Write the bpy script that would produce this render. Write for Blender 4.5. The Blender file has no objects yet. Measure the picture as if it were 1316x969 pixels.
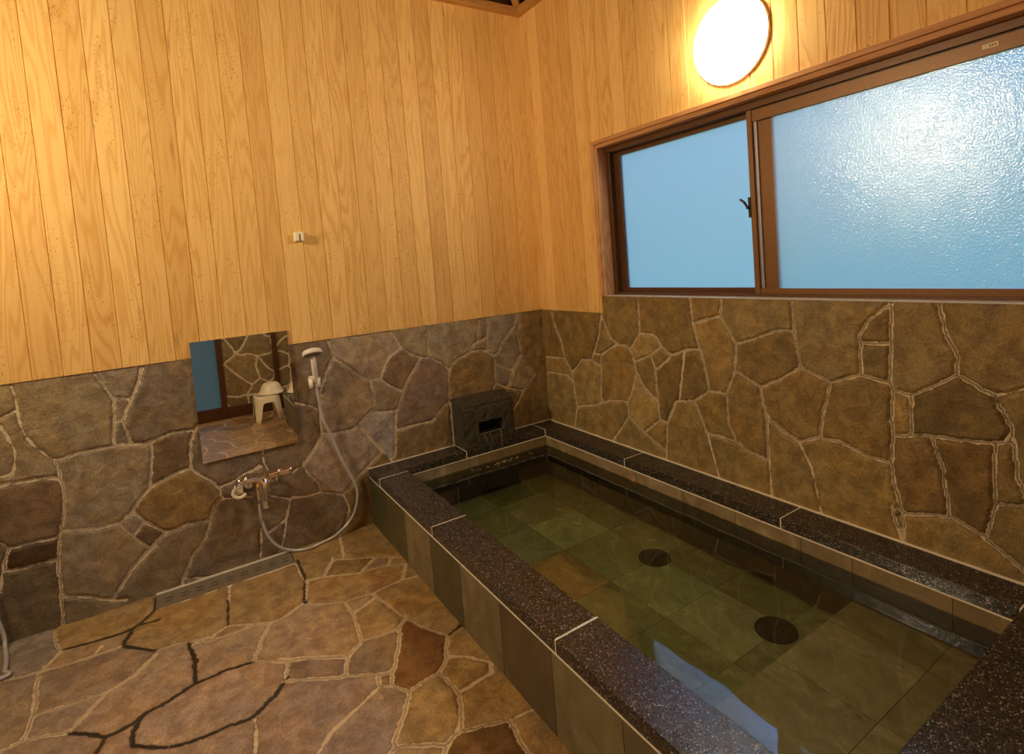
import bpy, bmesh, math, random
import numpy as np
from mathutils import Vector, Matrix, noise as mnoise
random.seed(7); rng = np.random.default_rng(11)
sc = bpy.context.scene
COL = sc.collection
PI = math.pi

# ------------------------------------------------------------------ camera
F, CX, CY = 700.853, 658.0, 375.298
YAW, PITCH, ROLL = -.55749, -.05801, -.07842
CAM = np.array([-2.14978, -3.07975, 1.45])
_cy, _sy, _cp, _sp = math.cos(YAW), math.sin(YAW), math.cos(PITCH), math.sin(PITCH)
FWD = np.array([-_sy*_cp, _cy*_cp, _sp]); _R = np.array([_cy, _sy, 0.]); _U = np.cross(_R, FWD)
_c, _s = math.cos(ROLL), math.sin(ROLL)
RT = _c*_R + _s*_U; UP = -_s*_R + _c*_U
cam = bpy.data.cameras.new('camera'); co = bpy.data.objects.new('camera', cam); COL.objects.link(co)
m = Matrix.Identity(4)
for i in range(3):
    m[i][0] = RT[i]; m[i][1] = UP[i]; m[i][2] = -FWD[i]; m[i][3] = CAM[i]
co.matrix_world = m
cam.sensor_width = 36; cam.lens = F*36/1316; cam.shift_y = -(484.5-CY)/1316; cam.clip_start = .02
sc.camera = co

def at(px, py, ax, val):
    """photograph point -> point of the real plane (axis ax = val)"""
    d = FWD + RT*(px-CX)/F - UP*(py-CY)/F
    return CAM + d*((val-CAM[ax])/d[ax])
def topix(P):
    d = P - CAM
    z = d@FWD
    z = np.where(z < .05, np.nan, z)
    return CX+F*(d@RT)/z, CY-F*(d@UP)/z

# ------------------------------------------------------------------ dimensions
ROOM_X, ROOM_Y, TOP = -3.70, -3.50, 3.62
ZS, ZSW = 1.098, 1.200          # stone height, stone height under the window
ZB = 3.055                      # underside of the wall plates
ZC, TC = .3275, .0445           # coping top / thickness
W, WF, WR, WB = 1.293, .165, .156, .160
LI, LE = 2.53, 2.83             # inner / outer near end of the tub
ZW = .222                       # water level
ZF = .03                        # pool floor
ZBN = .12                       # bench top
WY0, WY1 = -.640, -2.705        # window opening outer trim
WZ1 = 2.092

# ------------------------------------------------------------------ helpers
def tag(o, label=None, cat=None, group=None, kind=None):
    if label: o['label'] = label
    if cat: o['category'] = cat
    if group: o['group'] = group
    if kind: o['kind'] = kind
    return o
def empty(name, loc, rz=0):
    o = bpy.data.objects.new(name, None); o.location = loc; o.rotation_euler = (0, 0, rz); o.empty_display_size = .05
    COL.objects.link(o); return o
def link(name, bm, mat, parent=None, smooth=False, origin=None, bevel=0):
    if origin is not None:
        bmesh.ops.translate(bm, verts=bm.verts, vec=-Vector(origin))
    me = bpy.data.meshes.new(name); bm.to_mesh(me); bm.free()
    return link_me(name, me, mat, parent, smooth, origin, bevel)
def link_me(name, me, mat, parent=None, smooth=False, origin=None, bevel=0):
    o = bpy.data.objects.new(name, me)
    for mm in (mat if isinstance(mat, (list, tuple)) else [mat]): me.materials.append(mm)
    if smooth:
        me.polygons.foreach_set('use_smooth', [True]*len(me.polygons))
    if bevel:
        b = o.modifiers.new('b', 'BEVEL'); b.width = bevel; b.segments = 2; b.limit_method = 'ANGLE'; b.angle_limit = .6
    COL.objects.link(o)
    if origin is not None: o.location = origin
    if parent is not None:
        o.parent = parent
        if origin is None: o.location = (0, 0, 0)
        # parts are modelled in world coordinates; bring them into the parent's frame
        o.matrix_parent_inverse = Matrix.Identity(4)
        pw = parent_world(parent)
        o.matrix_basis = pw.inverted() @ Matrix.Translation(Vector(origin) if origin is not None else Vector((0, 0, 0)))
    return o
def parent_world(p):
    mw = p.matrix_basis.copy() if p.rotation_euler.z == 0 and p.parent is None else Matrix.Translation(p.location) @ p.rotation_euler.to_matrix().to_4x4()
    if p.parent is not None: mw = parent_world(p.parent) @ mw
    return mw
def box(bm, a, b, mat=0):
    x0, x1 = sorted((a[0], b[0])); y0, y1 = sorted((a[1], b[1])); z0, z1 = sorted((a[2], b[2]))
    v = [bm.verts.new(p) for p in ((x0,y0,z0),(x1,y0,z0),(x1,y1,z0),(x0,y1,z0),(x0,y0,z1),(x1,y0,z1),(x1,y1,z1),(x0,y1,z1))]
    fs = [bm.faces.new([v[i] for i in f]) for f in ((0,3,2,1),(4,5,6,7),(0,1,5,4),(1,2,6,5),(2,3,7,6),(3,0,4,7))]
    for f in fs: f.material_index = mat
    return fs
def prism(bm, pts, z0, z1):
    a = [bm.verts.new((x, y, z0)) for x, y in pts]; b = [bm.verts.new((x, y, z1)) for x, y in pts]
    n = len(pts)
    fs = [bm.faces.new(list(reversed(a))), bm.faces.new(b)]
    for i in range(n): fs.append(bm.faces.new((a[i], a[(i+1) % n], b[(i+1) % n], b[i])))
    bmesh.ops.recalc_face_normals(bm, faces=fs)
    return fs
def frame_of(d):
    d = Vector(d).normalized()
    u = d.orthogonal().normalized(); return u, d.cross(u)
def tube(bm, pts, r, seg=12, cap=True):
    pts = [Vector(p) for p in pts]; n = len(pts)
    rs = r if isinstance(r, (list, tuple)) else [r]*n
    rings = []; u = None
    for i, p in enumerate(pts):
        d = (pts[min(i+1, n-1)]-pts[max(i-1, 0)]).normalized()
        if u is None: u = d.orthogonal().normalized()
        u = (u - d*u.dot(d)).normalized(); w = d.cross(u)
        rings.append([bm.verts.new(p+(u*math.cos(t)+w*math.sin(t))*rs[i]) for t in [2*PI*k/seg for k in range(seg)]])
    for a, b in zip(rings, rings[1:]):
        for k in range(seg): bm.faces.new((a[k], a[(k+1) % seg], b[(k+1) % seg], b[k]))
    if cap:
        bm.faces.new(list(reversed(rings[0]))); bm.faces.new(rings[-1])
def lathe(bm, c, axis, prof, seg=40, closed=False):
    """prof: (radius, height along axis)"""
    c = Vector(c); axis = Vector(axis).normalized(); u, w = frame_of(axis)
    rings = []
    for r, h in prof:
        if r < 1e-6: rings.append([bm.verts.new(c+axis*h)])
        else: rings.append([bm.verts.new(c+axis*h+(u*math.cos(2*PI*k/seg)+w*math.sin(2*PI*k/seg))*r) for k in range(seg)])
    for a, b in zip(rings, rings[1:]):
        for k in range(seg):
            k2 = (k+1) % seg
            if len(a) == 1: bm.faces.new((a[0], b[k2], b[k]))
            elif len(b) == 1: bm.faces.new((a[k], a[k2], b[0]))
            else: bm.faces.new((a[k], a[k2], b[k2], b[k]))
    bmesh.ops.recalc_face_normals(bm, faces=bm.faces)
def catmull(P, n=8):
    P = [Vector(p) for p in P]; P = [P[0]*2-P[1]]+P+[P[-1]*2-P[-2]]; out = []
    for i in range(1, len(P)-2):
        for k in range(n):
            t = k/n; a, b, c, d = P[i-1:i+3]
            out.append(.5*((2*b)+(c-a)*t+(2*a-5*b+4*c-d)*t*t+(3*b-a-3*c+d)*t**3))
    out.append(P[-2]); return out
def copy_tree(o, parent=None):
    c = o.copy(); COL.objects.link(c); c.parent = parent
    for ch in list(o.children): copy_tree(ch, c)
    return c

# ------------------------------------------------------------------ materials
class NT:
    def __init__(s, name):
        s.m = bpy.data.materials.new(name); s.m.use_nodes = True; s.t = s.m.node_tree; s.t.nodes.clear()
        s.out = s.n('ShaderNodeOutputMaterial')
    def n(s, ty, **kw):
        nd = s.t.nodes.new(ty)
        for k, v in kw.items(): setattr(nd, k, v)
        return nd
    def set(s, sock, v):
        if isinstance(v, bpy.types.NodeSocket): s.t.links.new(v, sock)
        elif v is not None:
            if isinstance(v, (tuple, list)) and len(v) == 3 and len(sock.default_value) == 4: v = (*v, 1)
            sock.default_value = v
    def math(s, op, a, b=None, c=None, clamp=False):
        nd = s.n('ShaderNodeMath', operation=op, use_clamp=clamp)
        for i, v in enumerate((a, b, c)):
            if v is not None: s.set(nd.inputs[i], v)
        return nd.outputs[0]
    def mix(s, f, a, b, mode='MIX'):
        nd = s.n('ShaderNodeMix', data_type='RGBA', blend_type=mode)
        s.set(nd.inputs[0], f); s.set(nd.inputs[6], a); s.set(nd.inputs[7], b); return nd.outputs[2]
    def attr(s, name):
        return s.n('ShaderNodeAttribute', attribute_name=name)
    def noise(s, vec, scale, detail=4, rough=.55, dist=0):
        nd = s.n('ShaderNodeTexNoise'); s.set(nd.inputs['Vector'], vec); nd.inputs['Scale'].default_value = scale
        nd.inputs['Detail'].default_value = detail; nd.inputs['Roughness'].default_value = rough; nd.inputs['Distortion'].default_value = dist
        return nd.outputs['Fac']
    def vor(s, vec, scale, feature='F1'):
        nd = s.n('ShaderNodeTexVoronoi', feature=feature); s.set(nd.inputs['Vector'], vec); nd.inputs['Scale'].default_value = scale; return nd
    def map(s, v, a, b, c=0., d=1., smooth=False):
        nd = s.n('ShaderNodeMapRange', interpolation_type='SMOOTHSTEP' if smooth else 'LINEAR')
        for i, x in enumerate((v, a, b, c, d)): s.set(nd.inputs[i], x)
        return nd.outputs[0]
    def pos(s): return s.n('ShaderNodeNewGeometry').outputs['Position']
    def sep(s, v):
        nd = s.n('ShaderNodeSeparateXYZ'); s.set(nd.inputs[0], v); return nd.outputs
    def comb(s, x, y, z):
        nd = s.n('ShaderNodeCombineXYZ')
        for i, v in enumerate((x, y, z)): s.set(nd.inputs[i], v)
        return nd.outputs[0]
    def bump(s, h, dist, strength=1., normal=None):
        nd = s.n('ShaderNodeBump'); s.set(nd.inputs['Height'], h); nd.inputs['Distance'].default_value = dist; nd.inputs['Strength'].default_value = strength
        if normal is not None: s.set(nd.inputs['Normal'], normal)
        return nd.outputs[0]
    def bsdf(s, col, rough=.5, normal=None, metal=0., spec=.5, **kw):
        b = s.n('ShaderNodeBsdfPrincipled'); s.set(b.inputs['Base Color'], col); s.set(b.inputs['Roughness'], rough)
        b.inputs['Metallic'].default_value = metal; s.set(b.inputs['Specular IOR Level'], spec)
        if normal is not None: s.set(b.inputs['Normal'], normal)
        for k, v in kw.items(): s.set(b.inputs[k.replace('_', ' ')], v)
        s.set(s.out.inputs['Surface'], b.outputs[0]); return b
def plain(name, col, rough=.5, metal=0., spec=.5, bumpy=0., var=.08, scale=60):
    t = NT(name); n = t.noise(t.pos(), scale, 4)
    c = t.mix(t.map(n, .3, .7), tuple(x*(1-var) for x in col), tuple(min(1, x*(1+var)) for x in col))
    t.bsdf(c, rough, t.bump(n, bumpy) if bumpy else None, metal, spec); return t.m

def mat_stone(name, mortar, rough0, rough1, bumpd=.0022):
    t = NT(name); P = t.pos()
    sc_ = t.attr('scol').outputs['Color']; jd = t.attr('jd').outputs['Fac']; dk = t.attr('dark').outputs['Fac']
    off = t.n('ShaderNodeVectorMath', operation='MULTIPLY_ADD'); t.set(off.inputs[0], sc_); off.inputs[1].default_value = (37, 53, 91); t.set(off.inputs[2], P)
    Q = off.outputs[0]
    big = t.noise(Q, 4.5, 3, .6, .6); mid = t.noise(Q, 17, 5, .65, .3); fine = t.noise(P, 150, 4, .7)
    strat = t.noise(Q, 9, 6, .75, 1.6)
    c = t.mix(t.map(big, .40, .60, 0, 1), sc_, t.mix(1., sc_, (1.16, 1.06, .86), 'MULTIPLY'))
    c = t.mix(t.map(mid, .40, .60, .72, 0), c, t.mix(1., c, (.52, .47, .44), 'MULTIPLY'))
    c = t.mix(t.map(strat, .55, .68, 0, .5), c, t.mix(1., c, (1.7, 1.6, 1.45), 'MULTIPLY'))
    c = t.mix(t.map(fine, .42, .58, .62, 0), c, t.mix(1., c, (.55, .53, .5), 'MULTIPLY'))
    jw = t.math('ADD', jd, t.map(t.noise(P, 42, 3), .25, .75, -.0028, .0028))
    mk = t.map(jw, -.0012, .0012, 1, 0, True)
    mn = t.noise(P, 60, 4); mort = t.mix(t.map(mn, .3, .7), tuple(x*.72 for x in mortar), mortar)
    mort = t.mix(t.map(dk, 0, 1, 0, .96), mort, (.035, .022, .012))
    rim = t.map(jw, .0005, .006, .45, 0)
    c = t.mix(rim, c, t.mix(1., c, (.5, .46, .4), 'MULTIPLY'))
    c = t.mix(mk, c, mort)
    h = t.math('ADD', t.math('MULTIPLY', mid, 2.2), t.math('ADD', t.math('MULTIPLY', strat, 1.2), t.math('MULTIPLY', fine, .35)))
    nb = t.bump(h, bumpd)
    t.bsdf(c, t.map(mid, .3, .7, rough0, rough1), nb, 0., .5)
    return t.m
M = {}
M['stone_wall'] = mat_stone('wall_stone', (.86, .72, .50), .42, .62, .0042)
M['stone_floor'] = mat_stone('floor_stone', (.80, .62, .38), .36, .58, .0020)

def mat_wood(name, light=(.90, .61, .24), dark=(.74, .42, .12), planks=True, axis=2):
    t = NT(name); P = t.pos(); x, y, z = t.sep(P)
    if planks:
        pid = t.attr('pid').outputs['Fac']; pu = t.attr('pu').outputs['Fac']
    else:
        pid = .37; pu = t.math('ADD', x, t.math('MULTIPLY', y, 1.0))
    if axis == 2: along, across = z, pu
    elif axis == 1: along, across = y, t.math('ADD', x, z)
    else: along, across = x, t.math('ADD', y, z)
    pid = t.math('ADD', pid, 0.) 
    V = t.comb(t.math('MULTIPLY', across, 9.), t.math('MULTIPLY', along, .75), t.math('MULTIPLY', pid, 41.))
    n1 = t.noise(V, 1.0, 2.2, .45, .25)
    ring = t.math('SINE', t.math('MULTIPLY', n1, 95.))
    ring = t.math('POWER', t.map(ring, -1, 1), 2.2)
    V2 = t.comb(t.math('MULTIPLY', across, 230.), t.math('MULTIPLY', along, 5.), t.math('MULTIPLY', pid, 17.))
    fib = t.noise(V2, 1., 3, .6)
    V3 = t.comb(t.math('MULTIPLY', across, 210.), t.math('MULTIPLY', along, 75.), t.math('MULTIPLY', pid, 23.))
    sp = t.noise(V3, 1., 2, .5)
    V4 = t.comb(t.math('MULTIPLY', across, 10.), t.math('MULTIPLY', along, 2.4), t.math('MULTIPLY', pid, 77.))
    area = t.noise(V4, 1., 2, .5)
    w1 = t.n('ShaderNodeTexWhiteNoise', noise_dimensions='1D'); t.set(w1.inputs['W'], t.math('MULTIPLY', pid, 913.))
    w2 = t.n('ShaderNodeTexWhiteNoise', noise_dimensions='1D'); t.set(w2.inputs['W'], t.math('MULTIPLY', pid, 417.))
    c = t.mix(t.math('MULTIPLY', ring, t.map(w2.outputs['Value'], 0, 1, .35, .9)), light, dark)
    c = t.mix(t.map(fib, .35, .75, 0, .35), c, dark)
    tone = t.mix(t.map(w1.outputs['Value'], 0, 1), (.90, .83, .72), (1.07, 1.08, 1.06))
    c = t.mix(1., c, tone, 'MULTIPLY')
    if planks:
        smask = t.math('MULTIPLY', t.map(sp, .635, .68), t.map(area, .50, .60))
        c = t.mix(t.math('MULTIPLY', smask, .8), c, (.36, .17, .03))
        kn = t.vor(t.comb(t.math('MULTIPLY', across, 9.), t.math('MULTIPLY', along, 1.6), t.math('MULTIPLY', pid, 31.)), 1.)
        c = t.mix(t.map(kn.outputs['Distance'], .02, .10, .55, 0), c, (.45, .21, .05))
        # nail heads: two per board at every stud
        zz = t.math('ABSOLUTE', t.math('SUBTRACT', t.math('MODULO', t.math('ADD', z, 4*.389-1.888+.1945+.389*4), .389), .1945))
        u = t.math('MODULO', t.math('ABSOLUTE', pu), .1057)
        d1 = t.math('ABSOLUTE', t.math('SUBTRACT', t.math('ABSOLUTE', t.math('SUBTRACT', u, .0528)), .034))
        dd = t.math('SQRT', t.math('ADD', t.math('MULTIPLY', zz, zz), t.math('MULTIPLY', d1, d1)))
        c = t.mix(t.map(dd, .0014, .0024, .75, 0), c, (.22, .1, .03))
    nb = t.bump(t.math('ADD', t.math('MULTIPLY', fib, .5), ring), .0003)
    t.bsdf(c, .52, nb, 0., .35); return t.m
M['wood'] = mat_wood('cedar_boards')
M['wood_beam'] = mat_wood('beam_wood', (.62, .34, .11), (.45, .22, .06), planks=False, axis=0)
M['wood_beam_y'] = mat_wood('beam_wood_y', (.62, .34, .11), (.45, .22, .06), planks=False, axis=1)
M['wood_trim'] = mat_wood('trim_wood', (.66, .36, .17), (.47, .22, .08), planks=False, axis=1)
M['wood_jamb'] = mat_wood('jamb_wood', (.72, .44, .25), (.50, .25, .12), planks=False, axis=2)
M['roof'] = plain('roof_boards', (.075, .022, .010), .7)
M['brown_metal'] = plain('bronze_aluminium', (.12, .055, .022), .38, .35, .5, 0, .1)
M['brown_light'] = plain('bronze_aluminium_light', (.22, .11, .042), .38, .3, .5, 0, .06)
M['black_metal'] = plain('black_latch', (.012, .009, .008), .4)
M['sash_glint'] = plain('sash_reflection', (.42, .42, .52), .35, .6)
M['paper'] = plain('sticker_paper', (.85, .78, .55), .6, var=.02)
M['ink'] = plain('sticker_ink', (.06, .06, .03), .6)
M['sill'] = plain('sill_stone', (.66, .64, .60), .16, bumpy=.002)
M['chrome'] = plain('chrome', (.92, .89, .85), .13, 1., .5, 0, .01)
M['white_plastic'] = plain('white_plastic', (.84, .80, .74), .3, var=.02)
M['cream_plastic'] = plain('cream_plastic', (.97, .90, .72), .35, var=.03)
M['grey_plastic'] = plain('grey_plastic', (.22, .18, .15), .45)
M['hose'] = plain('hose_grey', (.62, .60, .58), .28, .25, var=.03)
M['grout'] = plain('white_grout', (.95, .90, .76), .6, var=.06)
M['tile_grout'] = plain('tile_grout', (.30, .25, .15), .7)
M['tile_grout_dark'] = plain('dark_tile_grout', (.055, .05, .03), .7)
M['lamp_ring'] = plain('lamp_ring', (.9, .78, .52), .4)
M['mirror'] = plain('mirror_silver', (.93, .94, .88), .012, 1., .5, 0, .003)
M['mirror_edge'] = plain('mirror_edge', (.10, .12, .09), .3)
M['drain'] = plain('drain_metal', (.030, .028, .025), .35, .5)
M['inner_black'] = plain('dark_hollow', (.006, .005, .004), .8)
M['steel'] = plain('steel_strip', (.75, .72, .66), .25, .9)
M['door_brown'] = plain('door_brown', (.085, .034, .014), .4, .2)
M['outer_wall'] = plain('wall_core', (.2, .15, .1), .9)

def mat_granite():
    t = NT('black_granite'); P = t.pos()
    v = t.vor(P, 330.); g = t.n('ShaderNodeSeparateColor'); t.set(g.inputs[0], v.outputs['Color'])
    n = t.noise(P, 40, 4)
    c = t.mix(t.map(n, .3, .7), (.009, .006, .004), (.022, .015, .011))
    c = t.mix(t.map(g.outputs[0], .66, .97, 0, 1), c, (.065, .05, .042))
    c = t.mix(t.map(g.outputs[1], .93, .97, 0, 1), c, (.42, .37, .34))
    h = t.math('ADD', t.math('MULTIPLY', g.outputs[2], .6), t.noise(P, 25, 3))
    r = t.map(g.outputs[0], 0, 1, .16, .42)
    t.bsdf(c, r, t.bump(h, .0015), 0., .8); return t.m
M['granite'] = mat_granite()
def mat_basalt():
    t = NT('dark_rough_stone'); P = t.pos(); n = t.noise(P, 30, 6, .7); f = t.noise(P, 140, 5, .75)
    c = t.mix(t.map(n, .3, .7), (.014, .011, .007), (.060, .048, .031)); c = t.mix(t.map(f, .47, .60, 0, .85), c, (.17, .14, .095))
    t.bsdf(c, .6, t.bump(t.math('ADD', n, f), .010)); return t.m
M['basalt'] = mat_basalt()
def mat_tile():
    t = NT('slate_tile'); P = t.pos(); col = t.attr('tcol').outputs['Color']
    off = t.n('ShaderNodeVectorMath', operation='MULTIPLY_ADD'); t.set(off.inputs[0], col); off.inputs[1].default_value = (37, 53, 91); t.set(off.inputs[2], P)
    x, y, z = t.sep(off.outputs[0])
    n = t.noise(t.comb(t.math('MULTIPLY', x, 2.), t.math('MULTIPLY', y, 1.6), z), 5, 6, .68, 1.2); f = t.noise(P, 120, 4, .7)
    c = t.mix(t.map(n, .35, .7, .75, 0), col, t.mix(1., col, (.45, .43, .38), 'MULTIPLY'))
    c = t.mix(t.map(n, .58, .72, 0, .5), c, t.mix(1., col, (1.7, 1.65, 1.5), 'MULTIPLY'))
    c = t.mix(t.map(f, .3, .7, .25, 0), c, t.mix(1., c, (.5, .5, .5), 'MULTIPLY'))
    t.bsdf(c, t.map(n, .3, .7, .3, .5), t.bump(t.math('ADD', n, t.math('MULTIPLY', f, .3)), .0018)); return t.m
M['tile'] = mat_tile()
def mat_lamp(strength, col=(1., .82, .53)):
    t = NT('lamp_globe'); e = t.n('ShaderNodeEmission'); t.set(e.inputs[0], col); e.inputs[1].default_value = strength
    t.set(t.out.inputs['Surface'], e.outputs[0]); return t.m
def mat_pane(name, bump, rough, scale=110, tint=(.90, .96, .93), ior=1.6):
    t = NT(name); P = t.pos()
    n = t.math('ADD', t.noise(P, scale, 2, .5), t.math('MULTIPLY', t.noise(P, scale*.35, 2), .6))
    nb = t.bump(n, bump)
    tr = t.n('ShaderNodeBsdfTranslucent'); t.set(tr.inputs[0], tuple(x*.55 for x in tint)); t.set(tr.inputs['Normal'], nb)
    gl = t.n('ShaderNodeBsdfGlossy'); gl.inputs['Roughness'].default_value = rough; t.set(gl.inputs['Normal'], nb); gl.inputs[0].default_value = (1, 1, 1, 1)
    df = t.n('ShaderNodeBsdfDiffuse'); t.set(df.inputs[0], (.55, .6, .6))
    rf = t.n('ShaderNodeBsdfRefraction'); t.set(rf.inputs[0], tint); rf.inputs['IOR'].default_value = 1.25; rf.inputs['Roughness'].default_value = .32; t.set(rf.inputs['Normal'], nb)
    a0 = t.n('ShaderNodeMixShader'); a0.inputs[0].default_value = .75; t.set(a0.inputs[1], tr.outputs[0]); t.set(a0.inputs[2], rf.outputs[0])
    a = t.n('ShaderNodeMixShader'); a.inputs[0].default_value = .08; t.set(a.inputs[1], a0.outputs[0]); t.set(a.inputs[2], df.outputs[0])
    fr = t.n('ShaderNodeFresnel'); fr.inputs[0].default_value = ior; t.set(fr.inputs['Normal'], nb)
    b = t.n('ShaderNodeMixShader'); t.set(b.inputs[0], fr.outputs[0]); t.set(b.inputs[1], a.outputs[0]); t.set(b.inputs[2], gl.outputs[0])
    t.set(t.out.inputs['Surface'], b.outputs[0]); return t.m
M['pane'] = mat_pane('frosted_pane_smooth', .0004, .30)
M['pane_dark'] = mat_pane('frosted_pane_shaded', .0004, .30, 110, (.34, .36, .34))
M['pane_rough'] = mat_pane('frosted_pane_textured', .0010, .125, 170, ior=1.8)
def mat_water():
    t = NT('bath_water'); P = t.pos()
    x, y, z = t.sep(P)
    # ripples are strongest below the spout
    dx = t.math('SUBTRACT', x, -.54); dy = t.math('SUBTRACT', y, -.24)
    d = t.math('SQRT', t.math('ADD', t.math('MULTIPLY', dx, dx), t.math('MULTIPLY', dy, dy)))
    n = t.math('ADD', t.math('MULTIPLY', t.noise(P, 2.6, 2), 1.4), t.math('MULTIPLY', t.noise(P, 26, 2), t.map(d, 0, .75, .5, .012)))
    nb = t.bump(n, .0026)
    tr = t.n('ShaderNodeBsdfTransparent'); tr.inputs[0].default_value = (.97, .985, .95, 1)
    gl = t.n('ShaderNodeBsdfGlossy'); gl.inputs['Roughness'].default_value = .012; t.set(gl.inputs['Normal'], nb); gl.inputs[0].default_value = (1, 1, 1, 1)
    fr = t.n('ShaderNodeFresnel'); fr.inputs[0].default_value = 1.75; t.set(fr.inputs['Normal'], nb)
    b = t.n('ShaderNodeMixShader'); t.set(b.inputs[0], fr.outputs[0]); t.set(b.inputs[1], tr.outputs[0]); t.set(b.inputs[2], gl.outputs[0])
    t.set(t.out.inputs['Surface'], b.outputs[0])
    va = t.n('ShaderNodeVolumeAbsorption'); va.inputs[0].default_value = (.60, .76, .36, 1); va.inputs[1].default_value = 1.7
    t.set(t.out.inputs['Volume'], va.outputs[0]); return t.m
M['water'] = mat_water()
def mat_stream():
    t = NT('falling_water')
    tr = t.n('ShaderNodeBsdfTransparent'); gl = t.n('ShaderNodeBsdfGlossy'); gl.inputs['Roughness'].default_value = .1
    b = t.n('ShaderNodeMixShader'); b.inputs[0].default_value = .35; t.set(b.inputs[1], tr.outputs[0]); t.set(b.inputs[2], gl.outputs[0])
    t.set(t.out.inputs['Surface'], b.outputs[0]); return t.m
M['stream'] = mat_stream()

# ------------------------------------------------------------------ traced joints of the crazy paving (photograph crops: x0, y0, scale, lines)
J_LEFT = [
 (0,440,6.055,[[(85,345),(110,400),(128,480),(135,530),(160,650),(205,740),(290,830),(360,880),(430,920)],
   [(-60,610),(0,590),(130,530)],[(0,650),(60,740),(110,830),(118,900),(110,985)],
   [(430,915),(560,885),(650,850),(780,830),(900,805),(1050,790),(1160,775),(1211,765)],
   [(725,235),(790,320),(870,425),(1020,450)],[(1105,180),(1070,330),(1020,450),(970,560),(965,640),(1010,760),(1040,785)],
   [(885,440),(885,600),(885,780),(900,805)],[(890,625),(965,600)]]),
 (0,580,6.055,[[(420,60),(440,110),(470,190),(490,300),(500,400),(495,500),(478,590),(465,670),(458,760),(450,850),(452,969)],
   [(110,130),(90,180),(0,200)],[(-60,285),(0,275),(120,245),(240,230),(380,205),(470,215)],
   [(-60,690),(0,710),(70,755),(180,735),(300,700),(460,675)],[(70,755),(30,880),(15,969),(10,1100)],[(20,945),(120,920),(280,880),(440,845)],
   [(485,620),(600,615),(760,605),(900,570),(930,560)],[(930,560),(1030,470),(1090,370),(1160,290),(1220,250)],
   [(930,560),(1010,640),(1150,740)],[(1030,470),(1120,540),(1215,590)],[(1120,540),(1060,640)],[(1160,275),(1175,180),(1185,0),(1180,-30)]]),
 (160,440,6.055,[[(230,765),(340,715),(430,690),(530,690),(575,640)],[(190,770),(230,765)],[(575,640),(540,710),(510,780),(515,969)]]),
 (160,600,5.385,[[(200,140),(250,100),(340,50),(460,10)],
   [(460,-10),(470,20),(550,70),(620,110),(660,160),(665,220),(620,270),(600,330),(580,440),(560,500),(470,620),(440,700),(410,760),(395,820),(390,850)],
   [(50,315),(130,370),(220,420),(300,450),(330,440),(430,395),(580,370)],[(300,450),(220,510),(160,570),(120,620),(50,700),(0,790),(-25,850)],
   [(660,140),(740,110),(830,50),(920,0),(935,-10)],[(665,225),(760,215),(880,205)],[(945,430),(945,560),(940,640)],[(410,770),(560,765),(600,760)]]),
 (320,560,6.056,[[(105,110),(115,200),(150,270)],[(0,290),(100,240)],[(570,-20),(520,80),(470,160),(420,220),(340,290)],
   [(420,220),(460,290),(540,370),(570,440),(730,455)],[(340,480),(450,470),(570,440)],[(100,450),(160,465),(320,495),(340,480)],
   [(325,490),(310,560),(290,650),(280,760),(260,850),(235,900)],[(160,750),(290,650)],[(90,740),(100,850),(90,960)],
   [(730,455),(810,370),(910,250),(950,200),(1025,130)],[(730,455),(765,520),(775,580),(750,690),(700,790)],[(920,0),(980,70),(1040,130),(1110,180)]]),
 (340,420,5.382,[[(160,490),(205,525),(330,550),(380,580),(390,650),(390,740),(350,830),(250,980)],
   [(390,735),(480,740),(600,710),(650,680)],[(475,215),(440,290),(410,370),(385,470),(380,580)],
   [(435,90),(475,215),(560,270),(640,330),(730,375),(800,365),(830,280),(860,215),(945,145)],
   [(870,25),(945,145),(1010,190),(1080,215),(1140,210),(1184,240)],[(1110,0),(1140,210)],
   [(1080,215),(1010,330),(960,440),(940,510),(915,580)],[(800,365),(870,410),(935,440),(960,440)],[(730,375),(745,440),(760,580)],
   [(650,680),(700,620),(745,580),(830,590),(910,580)],[(910,580),(905,700),(905,830),(900,900)],[(650,680),(700,740),(800,840),(880,925)],
   [(800,870),(700,985)],[(1184,630),(1120,665),(1020,680),(905,720)]]),
 (480,390,5.1,[[(340,150),(370,350)],[(370,355),(440,390),(490,430),(495,520),(500,630)],[(500,630),(440,700),(380,770),(280,795),(160,830)],
   [(495,470),(515,400),(560,360),(640,315),(710,305),(790,345)],[(630,315),(650,270),(745,220)],[(690,100),(680,245)],[(740,80),(745,200),(745,315)],
   [(945,40),(920,150),(840,260),(820,320),(790,345)],[(790,345),(795,440),(800,520),(785,570),(800,640)],[(800,400),(900,440),(965,330),(945,200),(970,50)],
   [(925,400),(880,545)],[(800,520),(860,550),(980,570),(1060,460)],[(965,330),(1000,380),(1060,460)],[(980,570),(960,630),(900,720),(880,800)],[(500,640),(505,760),(520,900)]]),
 (0,640,2.945,[[(220,150),(230,370),(240,500)],[(230,370),(350,375),(430,390),(480,385)],[(590,180),(500,270),(430,380)]]),
]
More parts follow.
